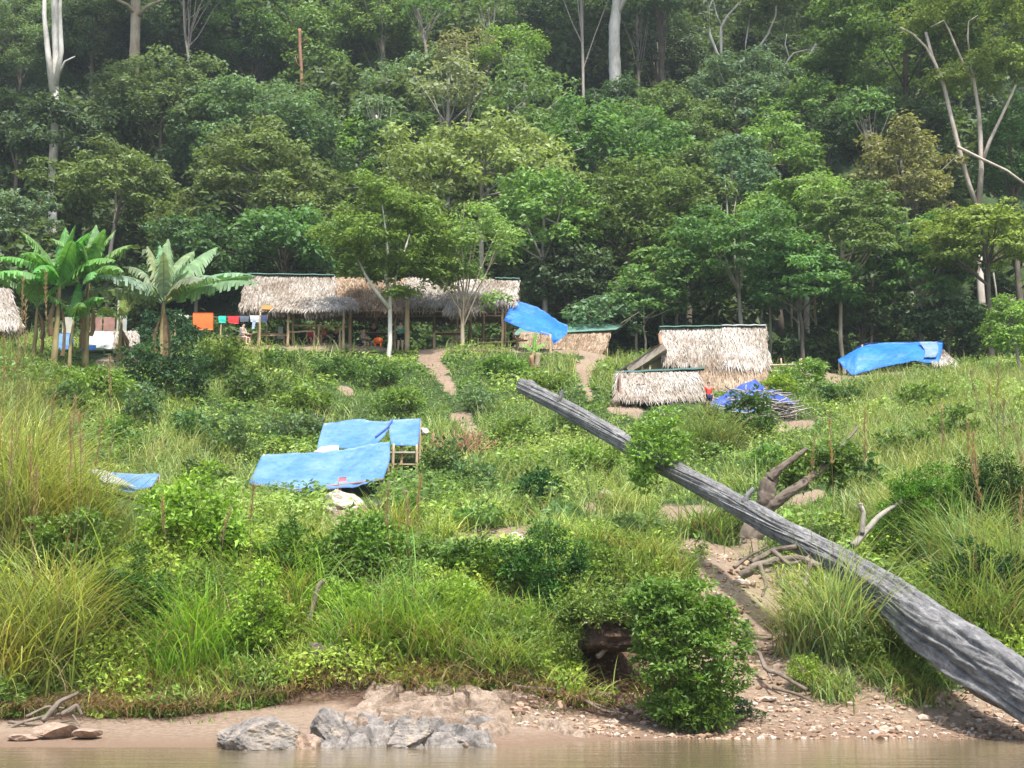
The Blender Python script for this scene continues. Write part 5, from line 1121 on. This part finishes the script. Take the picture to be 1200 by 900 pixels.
dead_limbs('driftwood_log', gpt(400, 28), 'brown broken driftwood log on the bank foot', [('limb', [(364, 762, 27.6), (385, 768, 27.5), (408, 778, 27.4), (426, 783, 27.4)], .15, .13), ('limb', [(420, 780, 27.4), (432, 770, 27.4), (437, 764, 27.4)], .08, .04), ('limb', [(366, 758, 27.6), (390, 760, 27.6), (412, 770, 27.5)], .07, .07)])
dead_limbs('dead_sapling', gpt(372, 29), 'thin dead stem standing in the bank foliage', [('limb', [(362, 730, 28.6), (368, 705, 28.6), (374, 685, 28.6), (380, 680, 28.6)], .05, .04)])
dead_limbs('cave_roots', gpt(700, 27), 'long bare roots spreading from the dark hollow', [('root', [(600, 804, 26.8), (650, 808, 26.6), (690, 822, 26.4), (735, 838, 26.)], .03, .015), ('root', [(640, 810, 26.6), (675, 815, 26.5), (705, 832, 26.2), (725, 836, 26.1)], .03, .02), ('root', [(668, 730, 28), (690, 722, 28), (705, 730, 28)], .05, .02), ('root', [(700, 770, 27.6), (720, 752, 27.8), (745, 745, 28)], .05, .03)])
dead_limbs('driftwood_pile', gpt(66, 25), 'tangle of bleached driftwood at the left foot of the bank', [('limb', [(0, 858, 24.6), (30, 845, 24.8), (60, 838, 25), (88, 835, 25)], .05, .04), ('limb', [(10, 846, 24.9), (45, 850, 24.7), (80, 845, 24.8)], .045, .03), ('limb', [(50, 845, 24.8), (70, 822, 25), (92, 812, 25.2)], .08, .05), ('limb', [(72, 838, 24.8), (90, 826, 25), (96, 838, 25)], .07, .04), ('limb', [(30, 840, 24.8), (55, 828, 25), (75, 830, 25)], .04, .03), ('limb', [(85, 838, 24.9), (95, 852, 24.7)], .03, .02)])
A_ = Acc()
for k in range(150):
    p = gpt(541, 52.5)+np.array([g.normal(0, .5), g.normal(0, .3), 0]); a_ = g.uniform(.5, 2.6); L = g.uniform(.5, 1.3)
    A_.add(*tube(wob(p, p+np.array([math.cos(a_)*L, g.uniform(-.3, .3), math.sin(a_)*L*.8]), 5, .1, g), g.uniform(.01, .025), 4))
tag(A_.build('brush_pile', M['red_bark'], None, True), 'pile of dry brown brush right of the paler blue shelter', 'brush pile')

# ---------------------------------------------------------------- bushes and grass
def solveY(c, row):
    ys_ = np.arange(24.5, 78, .15); x = (c-600)/F*ys_*1.01; z = ground(x, ys_); rr_ = colrow(x, ys_, z)[1]; k = np.nonzero(rr_ <= row)[0]; return float(ys_[k[0]]) if len(k) else 76.
def bush(c, r, wpx, hpx, Y, tint, label, name='bush', leaf=.13, dens=1.3, flat=.8, puff=.26, group='bushes on the slope', lo=-.75, seed=None, stems=True, cat='bush', extra=(), mt='bushleaf', wide=None):
    g = np.random.default_rng(seed or int(c*31+r))
    if wide: Y = solveY(c, r+hpx*.42)
    C = at(c, r, Y); k = ppm(Y, C[2]); R = (wpx/2/k, wpx/2/k*.8, hpx/2/k)
    gz = float(ground(C[0], Y)); root = empty(name, (C[0], Y, gz), label, cat, group); A_ = Acc()
    Cs, _ = crown_fine(A_, g, C, R, leaf, dens, puff, flat, lo)
    for (ec, er, ew, eh) in extra: C2, _ = crown_fine(A_, g, at(ec, er, Y), (ew/2/k, ew/2/k*.8, eh/2/k), leaf, dens, puff, flat, lo); Cs = np.concatenate([Cs, C2])
    o = A_.build('foliage', M[mt], root); o.color = (*[x*g.uniform(.92, 1.08) for x in tint], 1)
    if not stems: return root
    S_ = Acc(); b0 = np.array([C[0], Y, min(gz, C[2]-R[2])])
    for q in g.choice(len(Cs), min(5, len(Cs)), replace=False):
        S_.add(*tube(wob(b0+[g.normal(0, .08), g.normal(0, .08), 0], Cs[q], 6, .08, g), np.linspace(.018, .007, 6)*(1+R[0]*.3), 5, cap=False))
    S_.build('stem', M['dark_bark'], root, True); return root
def crown_fine(acc, g, C, R, leaf, dens, puff, flat, lo):
    R = np.array(R, float); r0 = np.clip(puff*R.mean(), leaf*1.3, 1.2); area = R[0]*R[2]*2+R[0]*R[1]; n = max(8, int(1.9*area/(r0*r0)))
    d = rdir(g, n*3); d = d[d[:, 2] > lo][:n]; n = len(d); rad = g.uniform(.3, 1, n)**.5
    lob = 1+(.35 if puff > .18 else .15)*(vnoise(d[:, 0]*2.5+7, d[:, 2]*2.5+d[:, 1]*1.5, int(g.integers(999)))-.5)*2
    Cc = C+d*R*(rad*lob)[:, None]; rp_ = r0*g.uniform(.5, 1.3, n); k = np.maximum(5, dens*8.5*rp_*rp_/(leaf*leaf)).astype(int)
    idx = np.repeat(np.arange(n), k); m = len(idx); u = rdir(g, m); u[:, 2] = np.where(g.uniform(size=m) < .75, np.abs(u[:, 2]), u[:, 2])
    P = Cc[idx]+u*(rp_[idx]*g.uniform(.2, 1.15, m))[:, None]*[1, 1, flat]
    D = nrm(u*.9+rdir(g, m)*.7+[0, 0, .0]); L = leaf*g.uniform(.6, 1.3, m)
    V, T_ = leaves(P, D, nrm(u*.4+rdir(g, m)*.55+[0, 0, .9]), L, L*g.uniform(.45, .7, m), droop=.3)
    acc.add(V, [T_], np.repeat(np.clip(g.uniform(0, .45, n)[idx]+g.uniform(0, .55, m), 0, 1), 2)); return Cc, rp_
CAS, LIM, MID, DKG = (.13, .22, .1), (.24, .36, .06), (.16, .26, .06), (.095, .17, .05)
B = bush
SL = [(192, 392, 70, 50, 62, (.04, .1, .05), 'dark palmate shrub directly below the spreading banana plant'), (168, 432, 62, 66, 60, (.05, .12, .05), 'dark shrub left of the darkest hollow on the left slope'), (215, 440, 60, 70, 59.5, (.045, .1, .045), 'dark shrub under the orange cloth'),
      (165, 478, 46, 50, 55, CAS, 'blue-green cassava shrub below the dark shrubs on the left'), (262, 418, 60, 46, 64, MID, 'light shrub below the washing line'), (268, 512, 62, 56, 51, CAS, 'grey-green cassava shrub left of the light blue tarps'), (345, 506, 90, 34, 49.8, CAS, 'broad cassava shrub touching the back light blue tarp'),
      (322, 520, 46, 26, 49.2, DKG, 'dark cassava shrub at the top left corner of the large light blue tarp'), (110, 455, 90, 50, 57, MID, 'leafy mound below the slim banana plants'), (240, 560, 56, 40, 45, DKG, 'dark shrub between the low tarp and large light blue tarp'), (300, 455, 80, 40, 57, (.1, .17, .05), 'pale shrub on the upper left slope'),
      (360, 470, 60, 30, 55, MID, 'low shrub above the broad cassava shrub'), (630, 577, 44, 54, 43, (.03, .1, .03), 'dark green cassava shrub in the middle grass'), (520, 540, 50, 50, 48, DKG, 'dark shrub right of the paler blue shelter'), (555, 560, 50, 40, 45.5, CAS, 'low cassava shrub below the dry brush pile'),
      (882, 488, 52, 66, 55, (.06, .12, .03), 'leafy sapling in front of the violet tarp heap'), (940, 440, 60, 34, 62, MID, 'green creeper mound behind the violet tarp heap'), (915, 455, 44, 30, 60.5, LIM, 'light creeper mound right of the thatched house'), (1080, 470, 70, 40, 60, MID, 'green mound below the right blue tent'), (985, 465, 80, 24, 60, DKG, 'dark creeper patch left below the blue tent'),
      (330, 425, 50, 30, 66, (.13, .22, .06), 'round shrub right of the washing line, below the shelter rail'), (390, 432, 56, 26, 64, DKG, 'dark low shrub below the middle of the long shelter'), (470, 470, 60, 34, 56, MID, 'leafy mound above the paler blue shelter'), (560, 470, 50, 30, 56, CAS, 'blue-green shrub above the dry brush pile'),
      (600, 510, 60, 36, 51, MID, 'leafy mound left of the log tip'), (225, 500, 46, 40, 52, (.1, .19, .07), 'dark shrub between the two cassava shrubs on the left'), (660, 500, 50, 34, 53, (.15, .25, .08), 'soft shrub under the log tip'), (560, 610, 54, 36, 41, (.13, .24, .07), 'shrub above the five pale stones'), (660, 610, 50, 34, 41, CAS, 'cassava shrub right of the bright white rock'),
      (140, 505, 50, 30, 50, (.12, .22, .06), 'leafy shrub above the small low tarp'), (75, 470, 60, 40, 55, DKG, 'dark shrub in the tall straw-green grass on the left'), (900, 540, 46, 34, 48, (.14, .24, .07), 'shrub below the sapling by the violet tarp'), (1060, 520, 60, 40, 50, DKG, 'dark shrub in the tall meadow grass'), (1120, 500, 60, 44, 53, (.13, .22, .06), 'leafy shrub in the meadow right of the blue tent'),
      (640, 450, 60, 24, 62, MID, 'low creeper between the two dirt paths'), (590, 430, 60, 24, 67, MID, 'low creeper right of the left dirt path'), (440, 440, 70, 26, 64, (.11, .19, .05), 'low creeper left of the left dirt path'), (745, 440, 40, 22, 66, DKG, 'low creeper left of the front hut'),
      (700, 545, 60, 44, 46, MID, 'shrub behind the upper end of the log'), (1010, 560, 60, 50, 42, (.05, .12, .03), 'dark shrub behind the broken stump')]
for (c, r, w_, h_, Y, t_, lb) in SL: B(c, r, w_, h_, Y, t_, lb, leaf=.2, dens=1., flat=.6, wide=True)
NB = [(700, 715, 90, 46, 27.7, MID, 'trailing leaves over the lip of the dark hollow', .08, [(735, 715, 70, 44), (664, 745, 30, 80)]), (810, 762, 136, 172, 25.5, (.14, .25, .045), 'big round glossy bush at the water beside the dark hollow', .095, [(812, 835, 100, 40), (765, 705, 70, 46), (780, 720, 80, 60)]),
      (768, 530, 74, 84, 34.5, (.2, .3, .07), 'light-leaved vine clump growing over the upper log', .14, [(760, 560, 30, 40)]),
      (222, 612, 120, 110, 31.5, LIM, 'bright lime bush with pinkish flowers below the low tarp', .16, [(255, 640, 70, 60)]), (640, 665, 90, 110, 29.6, (.05, .14, .03), 'dark feathery bush left of the dark hollow', .08, [(625, 720, 60, 60)]),
      (300, 735, 70, 120, 27.6, LIM, 'yellow-green broad-leaved bush overhanging the sand', .11, []), (430, 640, 90, 80, 30.5, MID, 'leafy bush above the driftwood log', .12, []), (155, 700, 90, 100, 28.2, (.06, .13, .03), 'dark-stemmed bush in the left bank', .1, []),
      (520, 720, 100, 90, 28.4, LIM, 'fresh green vine curtain in the middle of the bank', .1, []), (590, 755, 80, 60, 28., MID, 'trailing vine at the foot of the middle bank', .09, []), (400, 715, 80, 60, 28.6, LIM, 'bright vine over the driftwood log', .11, []),
      (1080, 605, 100, 120, 30.2, (.08, .2, .02), 'soft bright green feathery bush behind the log, right', .07, [(1060, 640, 90, 70)]), (1165, 590, 90, 130, 29.4, (.035, .09, .02), 'dark feathery bush at the right edge', .07, []), (1150, 690, 110, 90, 27.8, (.03, .075, .02), 'dark low bush under the tall grass at the right edge', .09, []),
      (945, 790, 40, 44, 27.2, LIM, 'small bright fern clump on the scree', .06, []), (850, 615, 60, 46, 31.6, DKG, 'dark clump under the log above the scree', .1, []), (860, 833, 60, 26, 25.2, (.05, .1, .05), 'grey-green sprig at the waterline right of the round bush', .08, []),
      (955, 555, 90, 60, 34.6, (.13, .19, .05), 'reddish-tipped leafy branch over the broken stump', .15, [(985, 540, 60, 40)]), (960, 700, 90, 60, 28.8, LIM, 'low leafy clump under the log beside the scree', .08, []), (1020, 760, 80, 60, 27.4, MID, 'low clump under the widest part of the log', .08, []),
      (80, 640, 100, 90, 30, MID, 'green bush inside the tall left grass', .11, []), (345, 660, 90, 90, 30, (.09, .19, .03), 'bush right of the lime flowering one', .12, []), (480, 610, 40, 70, 30.2, (.09, .2, .04), 'upright narrow leafy clump below the light blue tarps', .09, []), (560, 660, 90, 50, 30.6, (.08, .17, .03), 'low bush below the five pale stones', .1, []), (690, 660, 80, 40, 31, MID, 'low bush above the earth ledge', .1, [])]
for (c, r, w_, h_, Y, t_, lb, lf, ex) in NB: B(c, r, w_, h_, Y, t_, lb, leaf=lf, dens=2.2 if c == 810 else 1.2, flat=.8, group='bushes on the river bank', extra=ex, puff=.17 if c == 810 else .24, lo=-.95 if c == 810 else -.75, wide=c not in (700, 810, 768, 955), stems=c not in (700, 768, 955))

def grass_obj(name, P, H, W, tint, root=None, lean=(.05, .5), bend=(.5, 1.9), seg=5, seed=1, mt='grass'):
    g = np.random.default_rng(seed); n = len(P)
    V, Q, T_ = blades(P, g.uniform(0, 6.28, n), H*g.uniform(.55, 1.15, n), W*g.uniform(.6, 1.3, n), g.uniform(*lean, n), g.uniform(*bend, n), seg, g)
    r = g.uniform(0, 1, n); A_ = Acc(); A_.add(V, [Q, T_], None); A_.R = [np.tile(r, seg-1), r]
    o = A_.build(name, M[mt], root); o.color = (*tint, 1); return o
def tussock(c, Y, hgt, n, tint, label, rad=.35, W=.022, group='grass clumps on the river bank', name='grass_clump', bend=(.8, 2.1), lean=(.02, .6), dead=60, plume=0):
    b_ = gpt(c, Y); g = np.random.default_rng(int(c*17+Y*5)); root = empty(name, b_, label, 'grass clump', group); tint = tuple(x*1.55 for x in tint)
    P = b_+np.stack([g.normal(0, rad, n)*.6, g.normal(0, rad, n)*.6, np.zeros(n)], 1); P[:, 2] = ground(P[:, 0], P[:, 1])-.03
    grass_obj('blades', P, np.full(n, hgt), np.full(n, W*1.45), tint, root, lean, bend, 6, int(c+Y))
    if dead:
        k = dead; P2 = P[:k]+np.array([0, 0, hgt*.15]); o = grass_obj('dry_blades', P2, np.full(k, hgt*.8), np.full(k, W), (.3, .24, .12), root, (.3, .9), (1.4, 2.4), 5, int(c+Y)+1)
    for k in range(plume):
        a_ = g.uniform(0, 6.28); P3 = b_+np.array([g.normal(0, .4), g.normal(0, .3), 0]); L = hgt*g.uniform(1.2, 1.6); e = P3+np.array([math.cos(a_)*.4, -.2, L]); st = wob(P3, e, 8, .12, g)
        A_ = Acc().add(*tube(st, np.linspace(.008, .004, 8), 4)); m = 50; t = g.uniform(0, 1, m); pp_ = e-(e-st[-2])*t[:, None]*1.6
        V, T_ = leaves(pp_, rdir(g, m)*.4+[0, 0, .8], rdir(g, m), .13, .02); A_.add(V, [T_], .9); o = A_.build('flower_stalk', M['grass'], root); o.color = (.22, .17, .1, 1)
GC = [(20, 27.6, 2.7, 700, (.17, .2, .06), 'tall pale reed clump filling the left edge of the bank'), (62, 28.4, 2.5, 650, (.16, .21, .06), 'tall pale reed clump second from the left edge'), (30, 31.2, 3.6, 900, (.18, .22, .075), 'tallest straw-coloured reed clump at the left'), (90, 31.5, 2.6, 600, (.17, .22, .06), 'pale reed clump above the dark-stemmed bush'),
      (5, 33, 3.6, 800, (.2, .23, .085), 'straw reeds behind the tallest clump at the left edge'), (232, 28.3, 1.9, 520, (.12, .23, .035), 'fountain-shaped bright grass clump hanging toward the sand'), (200, 27.6, 1.2, 320, (.11, .22, .03), 'smaller grass clump left of the fountain-shaped one'), (420, 28.2, 1.5, 420, (.13, .23, .04), 'arching grass clump right of the driftwood log'),
      (480, 28.6, 1.9, 520, (.12, .21, .05), 'tall grass clump with upright stem in the middle bank'), (505, 28.2, 1.5, 400, (.14, .23, .05), 'drooping pale grass clump right of the tall middle one'), (585, 27.8, 1.2, 380, (.13, .2, .05), 'grass clump with dry skirt left of the hollow'), (555, 28.9, 1.4, 380, (.12, .2, .04), 'grass clump above the dry-skirted one'),
      (130, 29.2, 1.3, 380, (.13, .22, .04), 'grass clump right of the reeds'), (340, 29.6, 1.5, 380, (.15, .25, .05), 'grass clump behind the dark standing slab'), (620, 29.4, 1.2, 300, (.12, .2, .04), 'grass clump above the dark feathery bush'),
      (982, 28.9, 3.1, 520, (.19, .26, .12), 'pale grass clump drooping over the middle of the log'), (958, 29.2, 2.2, 420, (.16, .22, .09), 'grass clump just left of the one over the log'), (1040, 27.8, .9, 320, (.13, .2, .06), 'grass clump under the wide lower log'), (975, 27.4, .8, 300, (.15, .22, .08), 'dry-fringed grass clump right of the fern clump'), (1075, 27.2, .8, 280, (.13, .2, .07), 'grass clump at the stones under the lower log'),
      (1110, 29.4, 1.9, 420, (.12, .19, .05), 'tall grass clump behind the lower log'), (1160, 29.2, 2.4, 600, (.14, .2, .07), 'tall reed clump above the lower log at the right'), (1195, 30.5, 2.8, 700, (.15, .21, .08), 'tallest reed clump at the right edge'), (1130, 32.5, 2.6, 650, (.15, .21, .09), 'reed clump left of the tallest right-edge clump'), (1085, 35, 2.3, 550, (.16, .22, .09), 'reed clump below the blue tent, nearer the river'), (1180, 35, 2.8, 600, (.15, .21, .09), 'reed clump behind the tallest right-edge clump'),
      (830, 36.5, 1.6, 380, (.13, .2, .06), 'tall grass clump behind the middle of the log'), (725, 40, 1.3, 300, (.15, .22, .08), 'grass clump under the log tip'), (800, 50, 1.3, 320, (.14, .2, .07), 'tall grass before the front hut, left'), (835, 50.5, 2.3, 700, (.1, .14, .05), 'dark drooping grass clump before the front hut'), (833, 56.4, 1.3, 260, (.13, .19, .07), 'low grass clump hiding the red-topped person'), (650, 34.5, 1.5, 400, (.16, .24, .07), 'grass clump right of the bright white rock'), (460, 34.5, 1.9, 320, (.19, .24, .08), 'tall thin grass before the light blue tarps'), (510, 34, 1.5, 320, (.17, .24, .07), 'tall thin grass left of the five pale stones'), (700, 33.5, 1.3, 360, (.17, .24, .07), 'grass clump above the earth ledge'), (770, 33, 1.2, 340, (.16, .22, .07), 'grass clump under the vine clump on the log')]
for (c, Y, hgt, n, t_, lb) in GC:
    if Y < 30 and c < 700 and not 100 < c < 210: hgt *= 1.25; Y -= .35
    tussock(c, Y, hgt, n, t_, lb, rad=.3+.12*hgt-(.25 if c == 982 else 0), W=.022 if Y < 32 else .026, dead=80, plume=3 if hgt > 2.3 else 0)

def scatter(n, y0, y1, seed, c0=-260, c1=1460, pw=1.3, smax=.35, near=False):
    g = np.random.default_rng(seed); y = y0+(y1-y0)*g.uniform(size=n)**pw; c = g.uniform(c0, c1, n)
    x = (c-600)/F*y*1.01; z = ground(x, y); cc, rr = colrow(x, y, z); s = soil(x, y, z); k = (s < smax*g.uniform(.3, 1.6, n))
    k &= ~clear(x, y)
    return np.stack([x, y, z], 1)[k], g
# slope cover: leaves
P, g = scatter(210000, 31, 76, 1, smax=.3); hn = fbm(P[:, 0]*.45, P[:, 1]*.3, 31)
hh = np.clip((hn-.35)*2.2, 0.06, 1)*np.where(P[:, 1] > 60, .7, 1.); Pb = P.copy(); n = len(P); Pb[:, 2] += hh*g.uniform(.1, 1, n)**.6
L = g.uniform(.09, .19, n)*(.7+P[:, 1]/110)*np.where(fbm(P[:, 0]*.2, P[:, 1]*.2, 19) > .5, 1.3, .8); V, T_ = leaves(Pb, rdir(g, n)*[1, 1, .5], nrm(rdir(g, n)*.55+[0, -.25, .9]), L, L*g.uniform(.4, .65, n))
m = fbm(P[:, 0]*.3+40, P[:, 1]*.22, 77)
for lo_, hi_, cc, nm in ((0, .46, (.135, .225, .06), 'dark'), (.46, .56, (.2, .31, .08), 'mid'), (.56, 2, (.26, .36, .1), 'light')):
    k = (m+g.normal(0, .02, n) >= lo_) & (m+g.normal(0, .0, n) < hi_); kk = np.repeat(k, 4); Vk = V[kk]; nk = k.sum(); i = np.arange(nk)*4
    Tk = np.stack([np.stack([i, i+1, i+2], 1), np.stack([i, i+2, i+3], 1)], 1).reshape(-1, 3)
    o = Acc().add(Vk, [Tk], np.repeat(g.uniform(0, 1, nk), 2)).build('slope_creepers', M['bushleaf']); o.color = (*cc, 1)
    tag(o, {'dark': 'deep green', 'mid': 'mid-green', 'light': 'pale yellow-green'}[nm]+' low creepers covering parts of the slope', 'ground cover', kind='stuff')
P, g = scatter(120000, 31, 76, 2, smax=.45); m = fbm(P[:, 0]*.35+4, P[:, 1]*.25, 55)
n = len(P); P_ = P; o = grass_obj('slope_grass', P[m > .5], (g.uniform(.45, 1.15, n)*(.5+m))[m > .5], np.full(int((m > .5).sum()), .03), (.29, .37, .13), None, (.05, .6), (.3, 1.4), 4, 3); tag(o, 'pale green knee-high grass growing across the slope', 'grass', kind='stuff')
k = m <= .46; o = grass_obj('slope_grass', P[k], g.uniform(.25, .6, n)[k], np.full(int(k.sum()), .03), (.2, .3, .09), None, (.05, .7), (.3, 1.4), 4, 4); tag(o, 'short darker grass between the creepers of the slope', 'grass', kind='stuff')
# right-hand meadow of tall grass
P, g = scatter(16000, 36, 68, 6, 985, 1320, 1.2, .2); P = P[colrow(P[:, 0], P[:, 1], P[:, 2])[1] > 442]; o = grass_obj('tall_meadow_grass', P, np.full(len(P), 1.05), np.full(len(P), .03), (.27, .34, .14), None, (.05, .4), (.5, 1.8), 5, 8); tag(o, 'tall pale grass meadow below the blue tent', 'grass', kind='stuff')
P, g = scatter(9000, 33, 60, 16, -120, 95, 1.2, .2); o = grass_obj('tall_meadow_grass', P, np.full(len(P), 1.3), np.full(len(P), .03), (.18, .22, .08), None, (.05, .4), (.5, 1.8), 5, 18); tag(o, 'tall straw-green grass rising behind the left reeds', 'grass', kind='stuff')
# bank cover
P, g = scatter(165000, 25.5, 34.5, 3, smax=.3, pw=1.); rr = colrow(P[:, 0], P[:, 1], P[:, 2]); n = len(P); hn = fbm(P[:, 0]*1.1, P[:, 1]*.9+P[:, 2]*.8, 61); hh = np.clip((hn-.33)*2.4, .05, 1)*.75
Pb = P.copy(); Pb[:, 2] += hh*g.uniform(.05, 1, n); Pb[:, 1] -= hh*g.uniform(0, .9, n); L = g.uniform(.06, .15, n)
V, T_ = leaves(Pb, rdir(g, n)*[1, 1, .6]+[0, -.3, -.1], nrm(rdir(g, n)*.6+[0, -.5, .8]), L, L*g.uniform(.35, .6, n), droop=.3); m = fbm(P[:, 0]*.8+40, P[:, 2]*.9, 177)
for lo_, hi_, cc, nm in ((0, .47, (.12, .2, .04), 'darker green'), (.47, .56, (.19, .3, .045), 'fresh green'), (.56, 2, (.28, .38, .07), 'yellow-green')):
    k = (m >= lo_) & (m < hi_); Vk = V[np.repeat(k, 4)]; nk = k.sum(); i = np.arange(nk)*4; Tk = np.stack([np.stack([i, i+1, i+2], 1), np.stack([i, i+2, i+3], 1)], 1).reshape(-1, 3)
    o = Acc().add(Vk, [Tk], np.repeat(g.uniform(0, 1, nk), 2)).build('bank_undergrowth', M['bushleaf']); o.color = (*cc, 1); tag(o, nm+' leafy undergrowth matting the river bank', 'undergrowth', kind='stuff')
P, g = scatter(40000, 25.7, 34.5, 4, smax=.4, pw=.9); n = len(P); m = fbm(P[:, 0]*.7, P[:, 1]*.7, 91); hh = np.clip((m-.3)*3, .25, 1.2)
o = grass_obj('bank_grass', P, .85*hh, np.full(n, .03), (.29, .38, .1), None, (.05, .6), (.6, 2.0), 5, 5); tag(o, 'arching green grass growing all along the bank', 'grass', kind='stuff')
k = g.uniform(size=n) < .1; o = grass_obj('dry_grass', P[k]-[0, .15, .1], .7*hh[k], np.full(int(k.sum()), .02), (.33, .25, .13), None, (.6, 1.3), (1., 1.8), 4, 6); tag(o, 'dead straw hanging among the bank grass', 'dry grass', kind='stuff')
P, g = scatter(11000, 25.2, 27.6, 14, smax=.9, pw=1., c1=800); P = P[(P[:, 1] > 26) | (P[:, 0] < -5)]; o = grass_obj('root_fringe', P+[0, -.05, .25], np.full(len(P), .6), np.full(len(P), .02), (.17, .115, .065), None, (.9, 1.6), (1.3, 1.8), 4, 16); tag(o, 'brown hanging roots and straw along the bank foot', 'roots', kind='stuff')
P, g = scatter(900, 24.8, 27, 24, 130, 700, 1., 5); P = P[fbm(P[:, 0]*1.2, P[:, 1]*2, 5) > .6]; o = grass_obj('shore_grass', P, np.full(len(P), .14), np.full(len(P), .02), (.12, .22, .05), None, (.2, .8), (.3, 1.2), 3, 26); tag(o, 'sparse short grass tufts on the sand', 'grass', kind='stuff')
# ---------------------------------------------------------------- humid air
V, F_ = box((0, 120, 55), (330, 300, 130)); hb = link('haze', mesh('haze', V, F_), None)
hm = bpy.data.materials.new('humid_air'); hm.use_nodes = True; t = hm.node_tree; t.nodes.clear()
ho = t.nodes.new('ShaderNodeOutputMaterial'); pv = t.nodes.new('ShaderNodeVolumePrincipled'); pv.inputs['Density'].default_value = .0003; pv.inputs['Color'].default_value = (.85, .92, 1, 1); pv.inputs['Anisotropy'].default_value = .2
t.links.new(pv.outputs[0], ho.inputs['Volume']); hb.data.materials.append(hm); tag(hb, kind='stuff', label='thin pale humid air between the river and the hillside')
